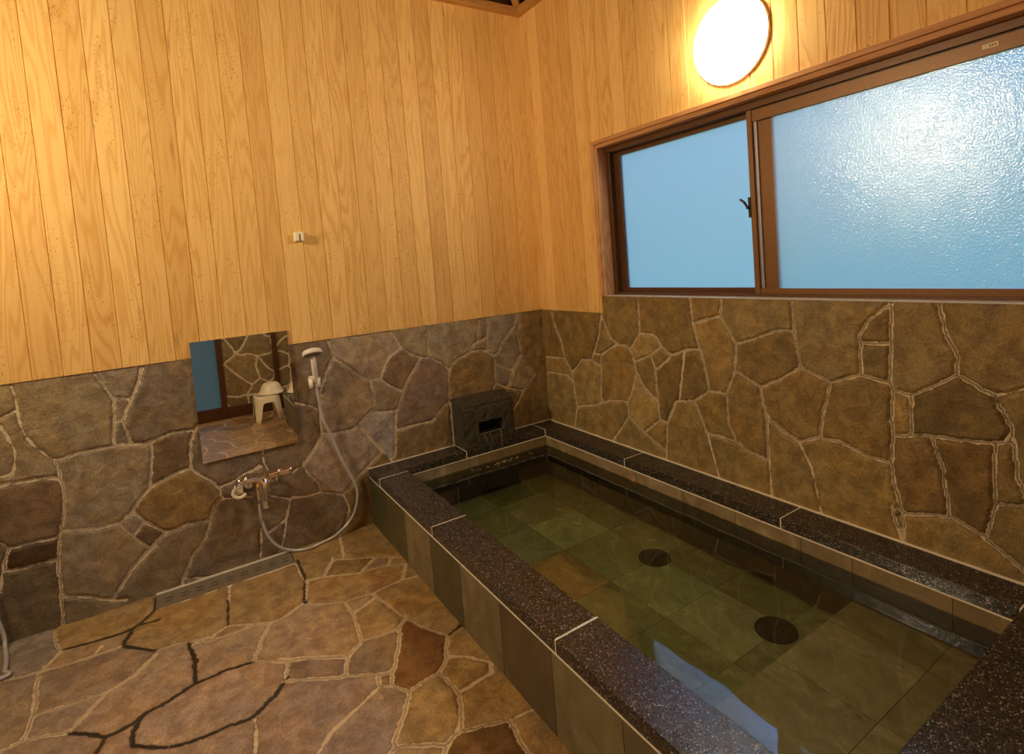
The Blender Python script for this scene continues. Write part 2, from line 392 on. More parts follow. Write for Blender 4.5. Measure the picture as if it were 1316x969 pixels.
J_RIGHT = [
 (680,380,3.23,[[(85,40),(110,130),(135,190),(150,260),(180,320),(190,400),(200,460)],[(65,255),(150,260)],[(70,315),(160,330),(180,355)],
   [(300,0),(300,80),(290,170),(260,268),(220,265),(180,320)],[(300,80),(340,180),(370,200)],[(260,268),(300,295)],
   [(270,240),(300,245),(360,205),(400,205),(430,240),(445,310),(430,390),(410,440),(340,435),(270,455),(200,460)],[(300,245),(300,430)],
   [(450,-20),(460,150),(420,225)],[(460,155),(520,165),(560,220),(590,250),(650,225),(710,225)],[(440,275),(500,250),(550,210)],
   [(510,260),(525,310),(590,255)],[(525,310),(535,430),(545,515),(480,570)],[(450,320),(480,380),(535,440)],[(410,440),(415,500),(350,600)],
   [(415,500),(480,570),(575,650)],[(545,515),(575,530),(570,680)],[(575,530),(610,440),(690,435),(750,395)],[(645,240),(625,430)],
   [(665,-20),(680,110),(700,190),(720,250),(750,395),(820,410)],[(680,115),(795,85),(800,-20)],[(795,85),(860,200),(940,180),(1034,145)],
   [(860,200),(855,310),(820,410),(830,530),(860,605)],[(860,310),(960,380),(1034,355)],[(960,380),(985,500),(995,680),(1010,850)],
   [(690,440),(740,570),(860,605),(920,650),(990,680)],[(740,570),(790,760)],[(200,460),(190,540)]]),
 (980,380,2.55,[[(95,0),(105,115),(125,235),(225,285),(325,260),(420,290),(430,310)],[(50,115),(105,115)],[(0,300),(60,275),(125,235)],
   [(440,10),(350,80),(320,130),(325,260)],[(320,155),(415,160)],[(425,0),(420,290)],[(575,0),(600,120),(640,200),(640,260)],
   [(430,310),(490,330),(640,260),(690,290),(760,330),(857,305),(900,295)],[(760,330),(820,440),(790,485),(700,480),(550,460),(430,460)],
   [(430,310),(425,400),(430,460)],[(490,330),(490,455)],[(225,285),(200,380),(190,465),(260,480),(350,530),(425,550)],
   [(190,465),(120,480),(50,430),(15,390),(0,350)],[(15,390),(32,680)],[(120,480),(160,560),(200,740)],[(430,460),(425,550),(435,620),(460,715),(470,850)],
   [(425,690),(440,750),(465,830)],[(550,460),(590,560),(615,720)],[(460,715),(560,720),(620,725),(700,775),(760,820),(857,905),(900,940)],
   [(765,490),(760,600),(765,690),(735,790)],[(765,685),(857,690),(900,690)],[(820,440),(840,600),(857,650),(870,690)]]),
]
J_FLOOR = [
 (0,640,2.945,[[(195,480),(215,560),(235,580),(150,660)],[(150,660),(240,635),(350,600),(465,560)],[(350,600),(385,560)],
   [(590,580),(660,555),(710,545),(790,530),(860,485)],[(590,590),(500,680),(400,740),(260,890)],[(125,825),(260,785),(400,735)],
   [(145,660),(125,825),(90,920)],[(-60,705),(0,690),(80,680),(145,660)],[(-60,985),(0,960),(90,920),(180,900),(260,890)],
   [(965,840),(970,900),(965,990)],[(725,560),(800,540),(940,490)],[(1020,475),(960,615)],
   [(860,485),(940,480),(1020,475),(1060,460),(1150,400)],[(960,620),(1090,620),(1180,605),(1296,605)],[(1090,620),(1080,690),(1180,685),(1296,680)],
   [(1115,240),(1135,280),(1160,320),(1155,400),(1200,405),(1296,395)],[(1160,315),(1225,300),(1296,290)],[(1225,300),(1260,225)],
   [(870,330),(865,400)]]),
 (360,640,2.945,[[(225,140),(240,220)],[(95,310),(165,300),(290,285),(400,260),(475,250)],
   [(165,300),(200,235),(340,225),(445,225)],[(300,285),(350,235)],[(405,260),(420,225)],[(475,250),(460,310),(350,360),(240,395),(95,405)],
   [(465,310),(540,290)],[(350,365),(400,400),(470,455),(540,490),(635,520)],[(275,440),(350,385)],
   [(245,395),(275,440),(310,540),(380,520),(450,495),(470,455)],[(310,545),(260,600),(245,670)],[(0,610),(100,605),(215,600),(255,600)],
   [(10,695),(120,685),(245,675),(420,662)],[(455,495),(450,560),(420,710)],
   [(370,680),(375,715),(420,710),(490,735),(530,700),(600,665),(625,620),(635,520)],[(375,715),(310,780),(190,890),(130,990)],
   [(490,735),(470,820),(415,985)],[(635,600),(700,600),(805,625),(790,670),(670,740)],[(600,665),(640,700),(680,740),(685,860),(630,950),(620,990)],
   [(440,940),(640,935)],[(685,885),(780,860),(860,845),(960,800),(985,785)],[(870,855),(910,920),(955,990)]]),
]
J_FLOOR_DARK = [
 (0,640,2.945,[[(235,575),(330,550),(440,520),(530,480),(600,462)],[(465,560),(500,500),(560,450),(590,420),(590,380)],[(465,560),(590,580)],
   [(260,890),(330,895),(400,905),(480,870),(540,820),(640,770),(740,700)],[(710,550),(735,600),(740,700),(770,690),(860,650),(960,620)],
   [(400,905),(350,990)],[(540,830),(500,890),(500,940),(600,945),(680,940),(800,890),(960,830),(1040,750),(1085,680)],[(865,385),(862,485)]]),
 (360,640,2.945,[[(65,235),(95,310),(95,400)],[(635,520),(690,478)]]),
]
def traced(groups, ax, val, uv, dark=0):
    segs = []
    for x0, y0, s, lines in groups:
        for ln in lines:
            P = [at(x0+x/s, y0+y/s, ax, val) for x, y in ln]
            P = [(p[uv[0]], p[uv[1]]) for p in P]
            for a, b in zip(P, P[1:]): segs.append((*a, *b, dark))
    return segs

def stone_sheet(name, ax, val, nrm, uv, u0, u1, v0, v1, step, segs, half, mat, parent, palette, overrides, scale, rise=.006, wob=.004, keep=None, seedv=1, dark_half=1., gain=1.45, tint=(1, 1, 1)):
    """crazy paving as real relief: a fine sheet, stones raised above the mortar"""
    r = np.random.default_rng(seedv)
    nu, nv = int(round((u1-u0)/step))+1, int(round((v1-v0)/step))+1
    U = np.linspace(u0, u1, nu); V = np.linspace(v0, v1, nv)
    UU, VV = np.meshgrid(U, V, indexing='ij')
    D = np.full((nu, nv), .2); DK = np.zeros((nu, nv))
    for a0, a1, b0, b1, dk in segs:
        pad = .045
        i0 = max(0, int((min(a0, b0)-pad-u0)/step)); i1 = min(nu, int((max(a0, b0)+pad-u0)/step)+2)
        j0 = max(0, int((min(a1, b1)-pad-v0)/step)); j1 = min(nv, int((max(a1, b1)+pad-v0)/step)+2)
        if i0 >= i1 or j0 >= j1: continue
        x = UU[i0:i1, j0:j1]; y = VV[i0:i1, j0:j1]
        dx, dy = b0-a0, b1-a1; L = dx*dx+dy*dy+1e-12
        t = np.clip(((x-a0)*dx+(y-a1)*dy)/L, 0, 1)
        d = np.hypot(x-a0-t*dx, y-a1-t*dy)
        if dk: d = d - dark_half
        sub = D[i0:i1, j0:j1]; mk = d < sub
        sub[mk] = d[mk]; DK[i0:i1, j0:j1][mk] = dk
    # beyond what was traced: irregular polygonal stones of the same kind
    P = np.zeros((nu, nv, 3)); P[..., ax] = val; P[..., uv[0]] = UU; P[..., uv[1]] = VV
    px, py = topix(P)
    inside = (px > -12) & (px < 1328) & (py > -12) & (py < 981)
    inside &= ~np.isnan(px)
    if segs == []: inside[:] = False
    if not inside.all():
        k = max(6, int((u1-u0)*(v1-v0)/(scale*scale)))
        S = np.stack([r.uniform(u0-.2, u1+.2, k*2), r.uniform(v0-.2, v1+.2, k*2)], 1)
        for _ in range(2):   # relax a little
            Dm = ((S[:, None]-S[None])**2).sum(-1)+np.eye(len(S)); j = Dm.argmin(1); dd = np.sqrt(Dm.min(1))
            push = (S-S[j])/dd[:, None]*np.maximum(0, scale*.75-dd)[:, None]*.5; S = S+push
        idx = np.argwhere(~inside); pts = np.stack([UU[~inside], VV[~inside]], 1)
        wx = pts + .02*np.stack([np.sin(pts[:, 1]*17+pts[:, 0]*5), np.sin(pts[:, 0]*19+1)], 1)
        best = np.full(len(wx), 9.); sec = np.full(len(wx), 9.); bi = np.zeros(len(wx), int); si = np.zeros(len(wx), int)
        for q in range(len(S)):
            d = np.hypot(wx[:, 0]-S[q, 0], wx[:, 1]-S[q, 1])
            m1 = d < best
            m2 = (~m1) & (d < sec)
            sec[m1] = best[m1]; si[m1] = bi[m1]; best[m1] = d[m1]; bi[m1] = q
            sec[m2] = d[m2]; si[m2] = q
        A = S[bi]; B = S[si]; ab = np.hypot(A[:, 0]-B[:, 0], A[:, 1]-B[:, 1])+1e-6
        de = (sec**2-best**2)/(2*ab)
        D[~inside] = np.minimum(D[~inside], np.abs(de))
    ragged = .0018*np.sin(UU*63+2*np.sin(VV*41))+.0014*np.sin(VV*87+1.7*np.sin(UU*53+1))+.0010*np.sin((UU+VV)*170)
    wide = 1+.35*np.sin(UU*7.3+np.sin(VV*5.1)*2)*np.sin(VV*6.1+1.3)
    JD = D - half*wide + ragged*.8
    # label stones by flood fill
    lab = np.full(nu*nv, -1, np.int32); free = (JD > .0085).ravel(); k = 0
    from collections import deque
    freeL = free.tolist(); labL = lab.tolist(); q0 = []
    for st in range(nu*nv):
        if freeL[st] and labL[st] < 0:
            labL[st] = k; stack = [st]
            while stack:
                c = stack.pop(); j = c % nv
                for nb_, ok in ((c-nv, c >= nv), (c+nv, c < nu*nv-nv), (c-1, j > 0), (c+1, j < nv-1)):
                    if ok and freeL[nb_] and labL[nb_] < 0: labL[nb_] = k; stack.append(nb_)
            k += 1
    lab = np.array(labL).reshape(nu, nv)
    for _ in range(22):      # grow labels into the mortar
        for sh, axx in ((1, 0), (-1, 0), (1, 1), (-1, 1)):
            o = np.roll(lab, sh, axx); mk = (lab < 0) & (o >= 0); lab[mk] = o[mk]
    edge = np.zeros((nu, nv), bool)          # close joints that were left open
    edge[:-1] |= lab[:-1] != lab[1:]; edge[:, :-1] |= lab[:, :-1] != lab[:, 1:]
    E1 = edge.copy(); E1[1:] |= edge[:-1]; E1[:, 1:] |= edge[:, :-1]
    E2 = E1.copy(); E2[1:] |= E1[:-1]; E2[:-1] |= E1[1:]; E2[:, 1:] |= E1[:, :-1]; E2[:, :-1] |= E1[:, 1:]
    JD = np.where(E1, np.minimum(JD, -.002), np.where(E2, np.minimum(JD, .0015), JD))
    lab[lab < 0] = 0
    cols = np.array([np.array(palette[r.integers(len(palette))])*r.uniform(.82, 1.18) for _ in range(k)])
    for ox, oy, c in overrides:
        p = at(ox, oy, ax, val); i = int(round((p[uv[0]]-u0)/step)); j = int(round((p[uv[1]]-v0)/step))
        if 0 <= i < nu and 0 <= j < nv: cols[lab[i, j]] = c
    cols = np.minimum(cols*gain*np.array(tint), .8)
    lift = r.uniform(0, wob, k); tu = r.uniform(-1, 1, k)*.004; tv = r.uniform(-1, 1, k)*.004
    s = np.clip(JD/.009, 0, 1); s = s*s*(3-2*s)
    und = .0012*np.sin(UU*23+lab*1.3)*np.sin(VV*19+lab*2.1)+.0009*np.sin(UU*47+VV*31+lab)
    H = s*(rise + lift[lab] + tu[lab]*np.sin(UU*6+lab) + tv[lab]*np.sin(VV*6+lab*.7)*.5 + und) - (1-s)*.0005
    H = np.where(s > .5, np.maximum(H, .0008), H)
    P[..., ax] = val + nrm*H
    co_ = P.reshape(-1, 3)
    ii, jj = np.meshgrid(np.arange(nu-1), np.arange(nv-1), indexing='ij')
    a = (ii*nv+jj); quad = np.stack([a, a+nv, a+nv+1, a+1], -1)
    if keep is not None:
        quad = quad[keep(UU[:-1, :-1], VV[:-1, :-1])]
    quad = quad.reshape(-1, 4)
    e1 = co_[quad[0, 1]]-co_[quad[0, 0]]; e2 = co_[quad[0, 3]]-co_[quad[0, 0]]
    if np.cross(e1, e2)[ax]*nrm < 0: quad = quad[:, ::-1]
    used = np.unique(quad); remap = np.full(len(co_), -1); remap[used] = np.arange(len(used)); quad = remap[quad]
    me = bpy.data.meshes.new(name); me.vertices.add(len(used)); me.vertices.foreach_set('co', co_[used].astype(np.float32).ravel())
    n = len(quad); me.loops.add(n*4); me.loops.foreach_set('vertex_index', quad.ravel().astype(np.int32))
    me.polygons.add(n); me.polygons.foreach_set('loop_start', np.arange(0, n*4, 4, dtype=np.int32)); me.polygons.foreach_set('loop_total', np.full(n, 4, np.int32))
    me.update(calc_edges=True)
    for nm, arr in (('jd', np.clip(JD, -.02, .02).ravel()), ('dark', DK.ravel())):
        at_ = me.attributes.new(nm, 'FLOAT', 'POINT'); at_.data.foreach_set('value', arr[used].astype(np.float32))
    C4 = np.concatenate([cols[lab.ravel()], np.ones((nu*nv, 1))], 1)[used]
    at_ = me.attributes.new('scol', 'FLOAT_COLOR', 'POINT'); at_.data.foreach_set('color', C4.astype(np.float32).ravel())
    me.validate()
    return link_me(name, me, mat, parent, True)

def planks(name, ax, val, nrm, spans, z0f, z1, mat, parent=None, back=.02):
    """vertical tongue-and-groove boards. spans: (u0,u1,pieces[(z0,z1)])"""
    bm = bmesh.new(); lp = bm.verts.layers.float.new('pid'); lu = bm.verts.layers.float.new('pu')
    g, dpt = .0022, .0045
    for k, (a, b, zs) in enumerate(spans):
        pid = random.random(); jig = random.uniform(-.0006, .0006)
        for (z0, z1_) in zs:
            prof = [(a, -dpt), (a+g, 0), (b-g, 0), (b, -dpt), (b, -back), (a, -back)]
            rows = []
            for z in (z0, z1_):
                row = []
                for u, h in prof:
                    p = [0, 0, z]; p[ax] = val+nrm*(h+(jig if h > -.001 else 0)); p[1-ax] = u
                    v = bm.verts.new(p); v[lp] = pid; v[lu] = u-a; row.append(v)
                rows.append(row)
            n = len(prof)
            for i in range(n): bm.faces.new((rows[0][i], rows[0][(i+1) % n], rows[1][(i+1) % n], rows[1][i]))
            bm.faces.new(rows[0]); bm.faces.new(rows[1])
    bmesh.ops.recalc_face_normals(bm, faces=bm.faces)
    return link(name, bm, mat, parent)

# ------------------------------------------------------------------ the room
PT = .1057
WOODD = .010   # boards stand proud of the stone plane
# left wall (y = 0)
xs = [-.150-PT*i for i in range(0, 34)]; xs = [.0]+[x for x in xs if x > ROOM_X+.03]+[ROOM_X]
spans = [(b, a, [(ZS, ZB+.02)]) for a, b in zip(xs, xs[1:])]
wl = planks('wall_left', 1, -WOODD, -1, spans, None, None, M['wood']); tag(wl, kind='structure')
core = bmesh.new(); box(core, (ROOM_X-.1, .012, -.3), (.3, .15, TOP))
link('wall_core', core, M['outer_wall'], wl)
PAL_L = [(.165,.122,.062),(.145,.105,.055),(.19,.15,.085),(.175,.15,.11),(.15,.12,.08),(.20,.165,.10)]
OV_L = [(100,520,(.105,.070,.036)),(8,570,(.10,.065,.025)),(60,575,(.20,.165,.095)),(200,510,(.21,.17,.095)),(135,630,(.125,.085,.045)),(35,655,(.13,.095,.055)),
 (30,715,(.05,.030,.014)),(35,765,(.030,.020,.010)),(3,740,(.10,.085,.05)),(150,575,(.2,.17,.11)),(150,535,(.2,.16,.1)),(125,715,(.19,.16,.10)),(215,645,(.16,.115,.05)),
 (190,685,(.10,.075,.04)),(170,675,(.22,.19,.13)),(215,590,(.125,.09,.05)),(195,740,(.155,.13,.08)),(290,690,(.23,.20,.155)),(310,610,(.21,.18,.13)),
 (340,575,(.2,.17,.13)),(410,660,(.19,.17,.12)),(460,590,(.24,.195,.14)),(385,630,(.17,.15,.12)),(350,660,(.15,.16,.13)),(520,590,(.2,.17,.13)),
 (455,450,(.24,.20,.14)),(430,520,(.2,.16,.10)),(490,545,(.24,.22,.20)),(550,490,(.16,.12,.09)),(515,470,(.15,.11,.06)),(545,445,(.18,.15,.10)),
 (595,440,(.21,.18,.12)),(600,470,(.17,.14,.10)),(630,475,(.16,.13,.085)),(355,570,(.15,.12,.09)),(375,510,(.14,.11,.07)),(690,440,(.13,.10,.05)),
 (680,520,(.15,.12,.055)),(640,430,(.2,.18,.14)),(455,660,(.10,.07,.04)),(560,560,(.16,.115,.05))]  # centre stones greyer: own tone plus cool window light put into the colour
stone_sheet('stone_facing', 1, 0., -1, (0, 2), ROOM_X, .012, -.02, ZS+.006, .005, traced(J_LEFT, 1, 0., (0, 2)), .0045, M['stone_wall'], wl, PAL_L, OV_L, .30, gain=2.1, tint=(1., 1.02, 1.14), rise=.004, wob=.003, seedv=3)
b_ = bmesh.new(); box(b_, (ROOM_X, .013, -.02), (.01, .001, ZS+.004)); link('stone_bed', b_, M['outer_wall'], wl)

# right wall (x = 0)
ys = [-.089+.105]+[-.089-.105*i for i in range(0, 40)]; ys = [0.]+[y for y in ys if ROOM_Y+.03 < y < -.02]+[ROOM_Y]
spans = []
for a, b in zip(ys, ys[1:]):
    if a > WY0 and b >= WY0-.002: spans.append((b, a, [(ZS, ZB+.02)]))
    elif a > WY0 > b:
        spans.append((WY0, a, [(ZS, ZB+.02)])); spans.append((b, WY0, [(WZ1, ZB+.02)]))
    elif b > WY1: spans.append((b, a, [(WZ1, ZB+.02)]))
    elif a > WY1 > b: spans.append((WY1, a, [(WZ1, ZB+.02)])); spans.append((b, WY1, [(ZS, ZB+.02)]))
    else: spans.append((b, a, [(ZS, ZB+.02)]))
wr = planks('wall_right', 0, -WOODD, -1, spans, None, None, M['wood']); tag(wr, kind='structure')
core = bmesh.new(); cx0, cx1 = .012, .16
box(core, (cx0, ROOM_Y-.1, -.3), (cx1, .15, ZSW-.012)); box(core, (cx0, WY0-.03, ZSW-.02), (cx1, .15, TOP)); box(core, (cx0, ROOM_Y-.1, ZSW-.02), (cx1, WY1+.03, TOP)); box(core, (cx0, WY1-.05, WZ1-.03), (cx1, WY0+.05, TOP))
link('wall_core', core, M['outer_wall'], wr)
PAL_R = [(.20,.145,.058),(.18,.13,.05),(.225,.17,.075),(.165,.118,.045),(.21,.155,.065)]
OV_R = [(1180,520,(.23,.175,.075)),(1260,600,(.13,.09,.035)),(985,460,(.15,.11,.045)),(1210,690,(.15,.10,.04)),(1120,460,(.14,.11,.05)),(880,460,(.15,.11,.045)),(860,480,(.15,.11,.045)),
 (1300,550,(.11,.085,.035)),(1170,610,(.15,.105,.045)),(1090,450,(.19,.15,.07)),(1180,440,(.19,.15,.07)),(1270,440,(.17,.13,.055)),(960,420,(.2,.16,.075)),(830,510,(.26,.20,.085)),(795,480,(.2,.14,.05)),
 (780,530,(.14,.10,.035)),(920,520,(.17,.13,.05)),(910,620,(.22,.17,.075)),(1100,620,(.2,.155,.065))]
st_r = traced(J_RIGHT, 0, 0., (1, 2))
stone_sheet('stone_facing', 0, 0., -1, (1, 2), ROOM_Y, .012, -.02, ZSW, .005, st_r, .0044, M['stone_wall'], wr, PAL_R, OV_R, .26, gain=2.15, rise=.005, wob=.004, seedv=5,
            keep=lambda u, v: (v < ZS) | ((u < WY0+.001) & (u > WY1)))
b_ = bmesh.new(); box(b_, (.013, ROOM_Y, -.02), (.001, .01, ZS-.002)); box(b_, (.013, WY1, ZS-.01), (.001, WY0, ZSW-.002)); link('stone_bed', b_, M['outer_wall'], wr)
b_ = bmesh.new(); box(b_, (-.004, WY0+.0015, ZS), (.0, WY0-.004, ZSW)); link('stone_edge', b_, M['tile_grout'], wr)

# rear wall (behind the camera, y = ROOM_Y) and side wall (x = ROOM_X)
ZR = 1.10
xs = [ROOM_X+PT*i for i in range(0, 36)]; xs = [x for x in xs if x < -.02]+[0]
DX0, DX1, DZ1 = -2.72, -1.755, 2.02
spans = []
for a, b in zip(xs, xs[1:]):
    inn = b > DX0 and a < DX1
    spans.append((a, b, [(DZ1 if inn else ZR, ZB+.02)]))
wre = planks('wall_rear', 1, ROOM_Y+.008, 1, spans, None, None, M['wood']); tag(wre, kind='structure')
core = bmesh.new(); box(core, (ROOM_X-.1, ROOM_Y-.012, -.3), (DX0, ROOM_Y-.15, TOP)); box(core, (DX1, ROOM_Y-.012, -.3), (.3, ROOM_Y-.15, TOP)); box(core, (DX0, ROOM_Y-.012, DZ1), (DX1, ROOM_Y-.15, TOP)); box(core, (DX0, ROOM_Y-.012, -.3), (DX1, ROOM_Y-.15, .0))
link('wall_core', core, M['outer_wall'], wre)
PAL_B = [(.21,.165,.085),(.19,.15,.075),(.23,.18,.095),(.14,.105,.05)]
stone_sheet('stone_facing', 1, ROOM_Y, 1, (0, 2), ROOM_X, .0, -.02, ZR+.004, .008, [], .006, M['stone_wall'], wre, PAL_B, [], .26, rise=.004, wob=.003, seedv=21, keep=lambda u, v: (u < DX0) | (u > DX1))
ysp = [ROOM_Y+PT*i for i in range(0, 34)]; ysp = [y for y in ysp if y < -.02]+[0]
wsd = planks('wall_side', 0, ROOM_X+.008, 1, [(a, b, [(ZR, ZB+.02)]) for a, b in zip(ysp, ysp[1:])], None, None, M['wood']); tag(wsd, kind='structure')
core = bmesh.new(); box(core, (ROOM_X-.012, ROOM_Y-.1, -.3), (ROOM_X-.15, .15, TOP)); link('wall_core', core, M['outer_wall'], wsd)
stone_sheet('stone_facing', 0, ROOM_X, 1, (1, 2), ROOM_Y, .0, -.02, ZR+.004, .010, [], .006, M['stone_wall'], wsd, PAL_B, [], .28, rise=.004, wob=.003, seedv=31)

# floor
PAL_F = [(.34,.245,.135),(.30,.215,.12),(.36,.27,.16),(.32,.25,.17),(.29,.215,.135)]
OV_F = [(543,840,(.20,.105,.035)),(600,955,(.17,.10,.04)),(640,900,(.33,.225,.09)),(560,900,(.33,.24,.11)),(270,905,(.36,.27,.18)),(405,915,(.36,.28,.21)),(190,880,(.34,.26,.17)),
 (250,800,(.33,.255,.18)),(340,770,(.28,.205,.14)),(400,810,(.36,.26,.145)),(130,870,(.27,.205,.14)),(140,810,(.28,.22,.14)),(460,910,(.31,.235,.165)),(405,858,(.25,.18,.115)),
 (320,840,(.33,.25,.16)),(440,755,(.33,.225,.10)),(450,725,(.24,.165,.07)),(500,700,(.33,.235,.09)),(540,780,(.36,.25,.10)),(480,800,(.35,.24,.10)),(20,900,(.28,.225,.15)),(60,940,(.30,.23,.16)),(30,830,(.25,.225,.18))]+[(x_, y_, (.33,.23,.095)) for x_, y_ in ((700,850),(640,800),(620,870),(690,960),(560,740),(600,770),(660,880),(740,940),(460,690),(540,690),(505,720),(600,830),(650,830),(400,720))]  # golden stones towards the tub: warm light put into their colour
FX0, FX1, FY0, FY1 = -2.345, -1.745, -.158, -.003     # strip drain cover let into the floor
sg = traced(J_FLOOR, 2, 0., (0, 1))+traced(J_FLOOR_DARK, 2, 0., (0, 1), 1)
fl = bpy.data.objects.new('floor', None)
fb = bmesh.new(); box(fb, (ROOM_X-.1, ROOM_Y-.1, -.25), (.1, .1, -.012)); fl = link('floor', fb, M['tile_grout']); tag(fl, kind='structure')
stone_sheet('paving', 2, 0., 1, (0, 1), ROOM_X-.01, .01, ROOM_Y-.01, .01, .0065, sg, .0062, M['stone_floor'], fl, PAL_F, OV_F, .33, rise=.0025, wob=.0015, seedv=8, dark_half=.0006, gain=1.5, tint=(1., 1.0, 1.10),
            keep=lambda u, v: ~(((u > -W+.03) & (v > -LE+.03)) | ((u > FX0) & (u < FX1-.006) & (v > FY0) & (v < FY1+.002))))
b_ = bmesh.new()
fb2 = [(-.012, .0)]
box(b_, (ROOM_X, ROOM_Y, -.0125), (FX0, 0, -.001)); box(b_, (FX1, ROOM_Y, -.0125), (0, 0, -.001)); box(b_, (FX0, ROOM_Y, -.0125), (FX1, FY0, -.001))
link('mortar_bed', b_, M['tile_grout'], fl)

# ceiling: wall plates, rafters, dark roof boards
c_ = bmesh.new()
box(c_, (ROOM_X-.1, ROOM_Y-.1, 3.42), (.15, .15, 3.52)); cl = link('ceiling', c_, M['roof']); tag(cl, kind='structure')
c_ = bmesh.new(); box(c_, (ROOM_X, -.055, ZB), (-.0, .012, ZB+.046)); tag(link('trim_1', c_, M['wood_beam'], bevel=.003), kind='structure')
c_ = bmesh.new(); box(c_, (-.055, ROOM_Y, ZB), (.012, -.055, ZB+.046)); tag(link('trim_2', c_, M['wood_beam_y'], bevel=.003), kind='structure')
c_ = bmesh.new(); box(c_, (ROOM_X, ROOM_Y, ZB), (-.055, ROOM_Y+.055, ZB+.046)); tag(link('trim_3', c_, M['wood_beam'], bevel=.003), kind='structure')
c_ = bmesh.new(); box(c_, (ROOM_X, ROOM_Y+.055, ZB), (ROOM_X+.055, -.055, ZB+.046)); tag(link('trim_4', c_, M['wood_beam_y'], bevel=.003), kind='structure')
for nm, mb in (('wall_left', wl), ('wall_right', wr), ('wall_rear', wre), ('wall_side', wsd)):
    c_ = bmesh.new()
    if nm == 'wall_left': box(c_, (ROOM_X, .0, ZB+.04), (.0, .012, 3.43))
    if nm == 'wall_right': box(c_, (.0, ROOM_Y, ZB+.04), (.012, .0, 3.43))
    if nm == 'wall_rear': box(c_, (ROOM_X, ROOM_Y-.012, ZB+.04), (.0, ROOM_Y, 3.43))
    if nm == 'wall_side': box(c_, (ROOM_X-.012, ROOM_Y, ZB+.04), (ROOM_X, .0, 3.43))
    link('upper_boarding', c_, M['roof'], mb)
# the hip rafter that rises out of the corner
def beam(name, p, q, w, h, mat):
    bm = bmesh.new(); p, q = Vector(p), Vector(q); d = (q-p).normalized(); s = d.cross(Vector((0, 0, 1))).normalized(); u = s.cross(d)
    vs = [bm.verts.new(e+s*a*w/2+u*b*h/2) for e in (p, q) for a, b in ((-1, -1), (1, -1), (1, 1), (-1, 1))]
    for f in ((0,1,2,3),(7,6,5,4),(0,4,5,1),(1,5,6,2),(2,6,7,3),(3,7,4,0)): bm.faces.new([vs[i] for i in f])
    bmesh.ops.recalc_face_normals(bm, faces=bm.faces)
    return tag(link(name, bm, mat, bevel=.002), kind='structure')
beam('trim_5', (-.01, -.01, ZB+.055), (-.60, -.60, ZB+.30), .045, .06, M['wood_beam'])

# ------------------------------------------------------------------ window
win = empty('window_1', (0, -1.67, ZSW)); tag(win, kind='structure')
def part(name, boxes, mat, parent, bevel=.0015):
    bm = bmesh.new()
    for a, b in boxes: box(bm, a, b)
    return link(name, bm, mat, parent, bevel=bevel)
TW = .046
part('head_casing', [((-.022, WY0, WZ1), (.0, WY1, WZ1-.022)), ((-.014, WY0-.004, WZ1-.0225), (.0, WY1, WZ1-.044))], M['wood_trim'], win, .002)
part('side_casing', [((-.022, WY0, WZ1-.022), (.0, WY0-TW+.02, ZSW)), ((-.014, WY0-.0265, WZ1-.044), (.0, WY0-TW, ZSW))], M['wood_jamb'], win, .002)
part('side_casing', [((-.022, WY1, WZ1-.022), (.0, WY1+TW-.02, ZSW)), ((-.014, WY1+.0265, WZ1-.044), (.0, WY1+TW, ZSW))], M['wood_jamb'], win, .002)
JY0, JY1 = WY0-TW, WY1+TW
part('jamb', [((.0, JY0+.02, WZ1-.03), (.062, JY0, ZSW))], M['wood_jamb'], win)
part('jamb', [((.0, JY1-.02, WZ1-.03), (.062, JY1, ZSW))], M['wood_jamb'], win)
part('head_jamb', [((.0, JY0, WZ1-.030), (.062, JY1, WZ1-.044))], M['wood_trim'], win)
part('sill', [((-.012, WY0+.001, ZSW-.001), (.062, WY1-.001, ZSW+.004))], M['sill'], win)
HZ = WZ1-.044                                     # 2.048
# bronze aluminium frame
part('outer_frame', [((.035, JY0, HZ), (.125, JY1, HZ-.030)), ((.045, JY0, ZSW+.004), (.125, JY1, ZSW+.018)), ((.050, JY0, HZ-.03), (.125, JY0-.030, ZSW+.018)), ((.050, JY1, HZ-.03), (.125, JY1+.030, ZSW+.018))], M['brown_metal'], win, .001)
# left (outer) sash
XL, XR = .095, .062
GL = (-.766, -1.615, 1.241, 1.996)
s1 = part('left_sash', [((XL-.012, JY0-.030, HZ-.03), (XL+.012, GL[0], ZSW+.018)), ((XL-.012, GL[0], HZ-.03), (XL+.012, -1.69, GL[3])), ((XL-.012, GL[0], ZSW+.018), (XL+.012, -1.69, GL[2])), ((XL-.012, GL[1], GL[2]), (XL+.012, -1.69, GL[3]))], M['brown_metal'], win, .001)
part('glass_pane', [((XL-.003, GL[0]+.004, GL[2]-.004), (XL+.003, GL[1]-.004, GL[3]+.004))], M['pane'], s1, 0)
# right (inner) sash
GR = (-1.708, JY1+.055, 1.241, 1.966)
S0 = -1.598
s2 = part('right_sash', [((XR-.016, S0, HZ-.005), (XR+.012, S0-.024, ZSW+.006)), ((XR+.004, S0-.040, GR[3]), (XR+.012, GR[0], GR[2])), ((XR-.012, S0-.024, HZ-.028), (XR+.012, JY1+.03, GR[3])), ((XR-.012, S0-.024, ZSW+.010), (XR+.012, JY1+.03, GR[2])), ((XR-.012, GR[1], GR[2]), (XR+.012, JY1+.03, GR[3]))], M['brown_light'], win, .001)
part('sash_reflection', [((XR-.004, S0-.024, GR[2]), (XR+.012, S0-.040, GR[3]))], M['sash_glint'], s2, .001)  # blue-grey strip paints the bright reflection beside the stile
part('glass_pane', [((XR-.004, GR[0]+.004, GR[2]-.004), (XR+.002, GR[1]-.004, GR[3]+.004))], M['pane_rough'], s2, 0)
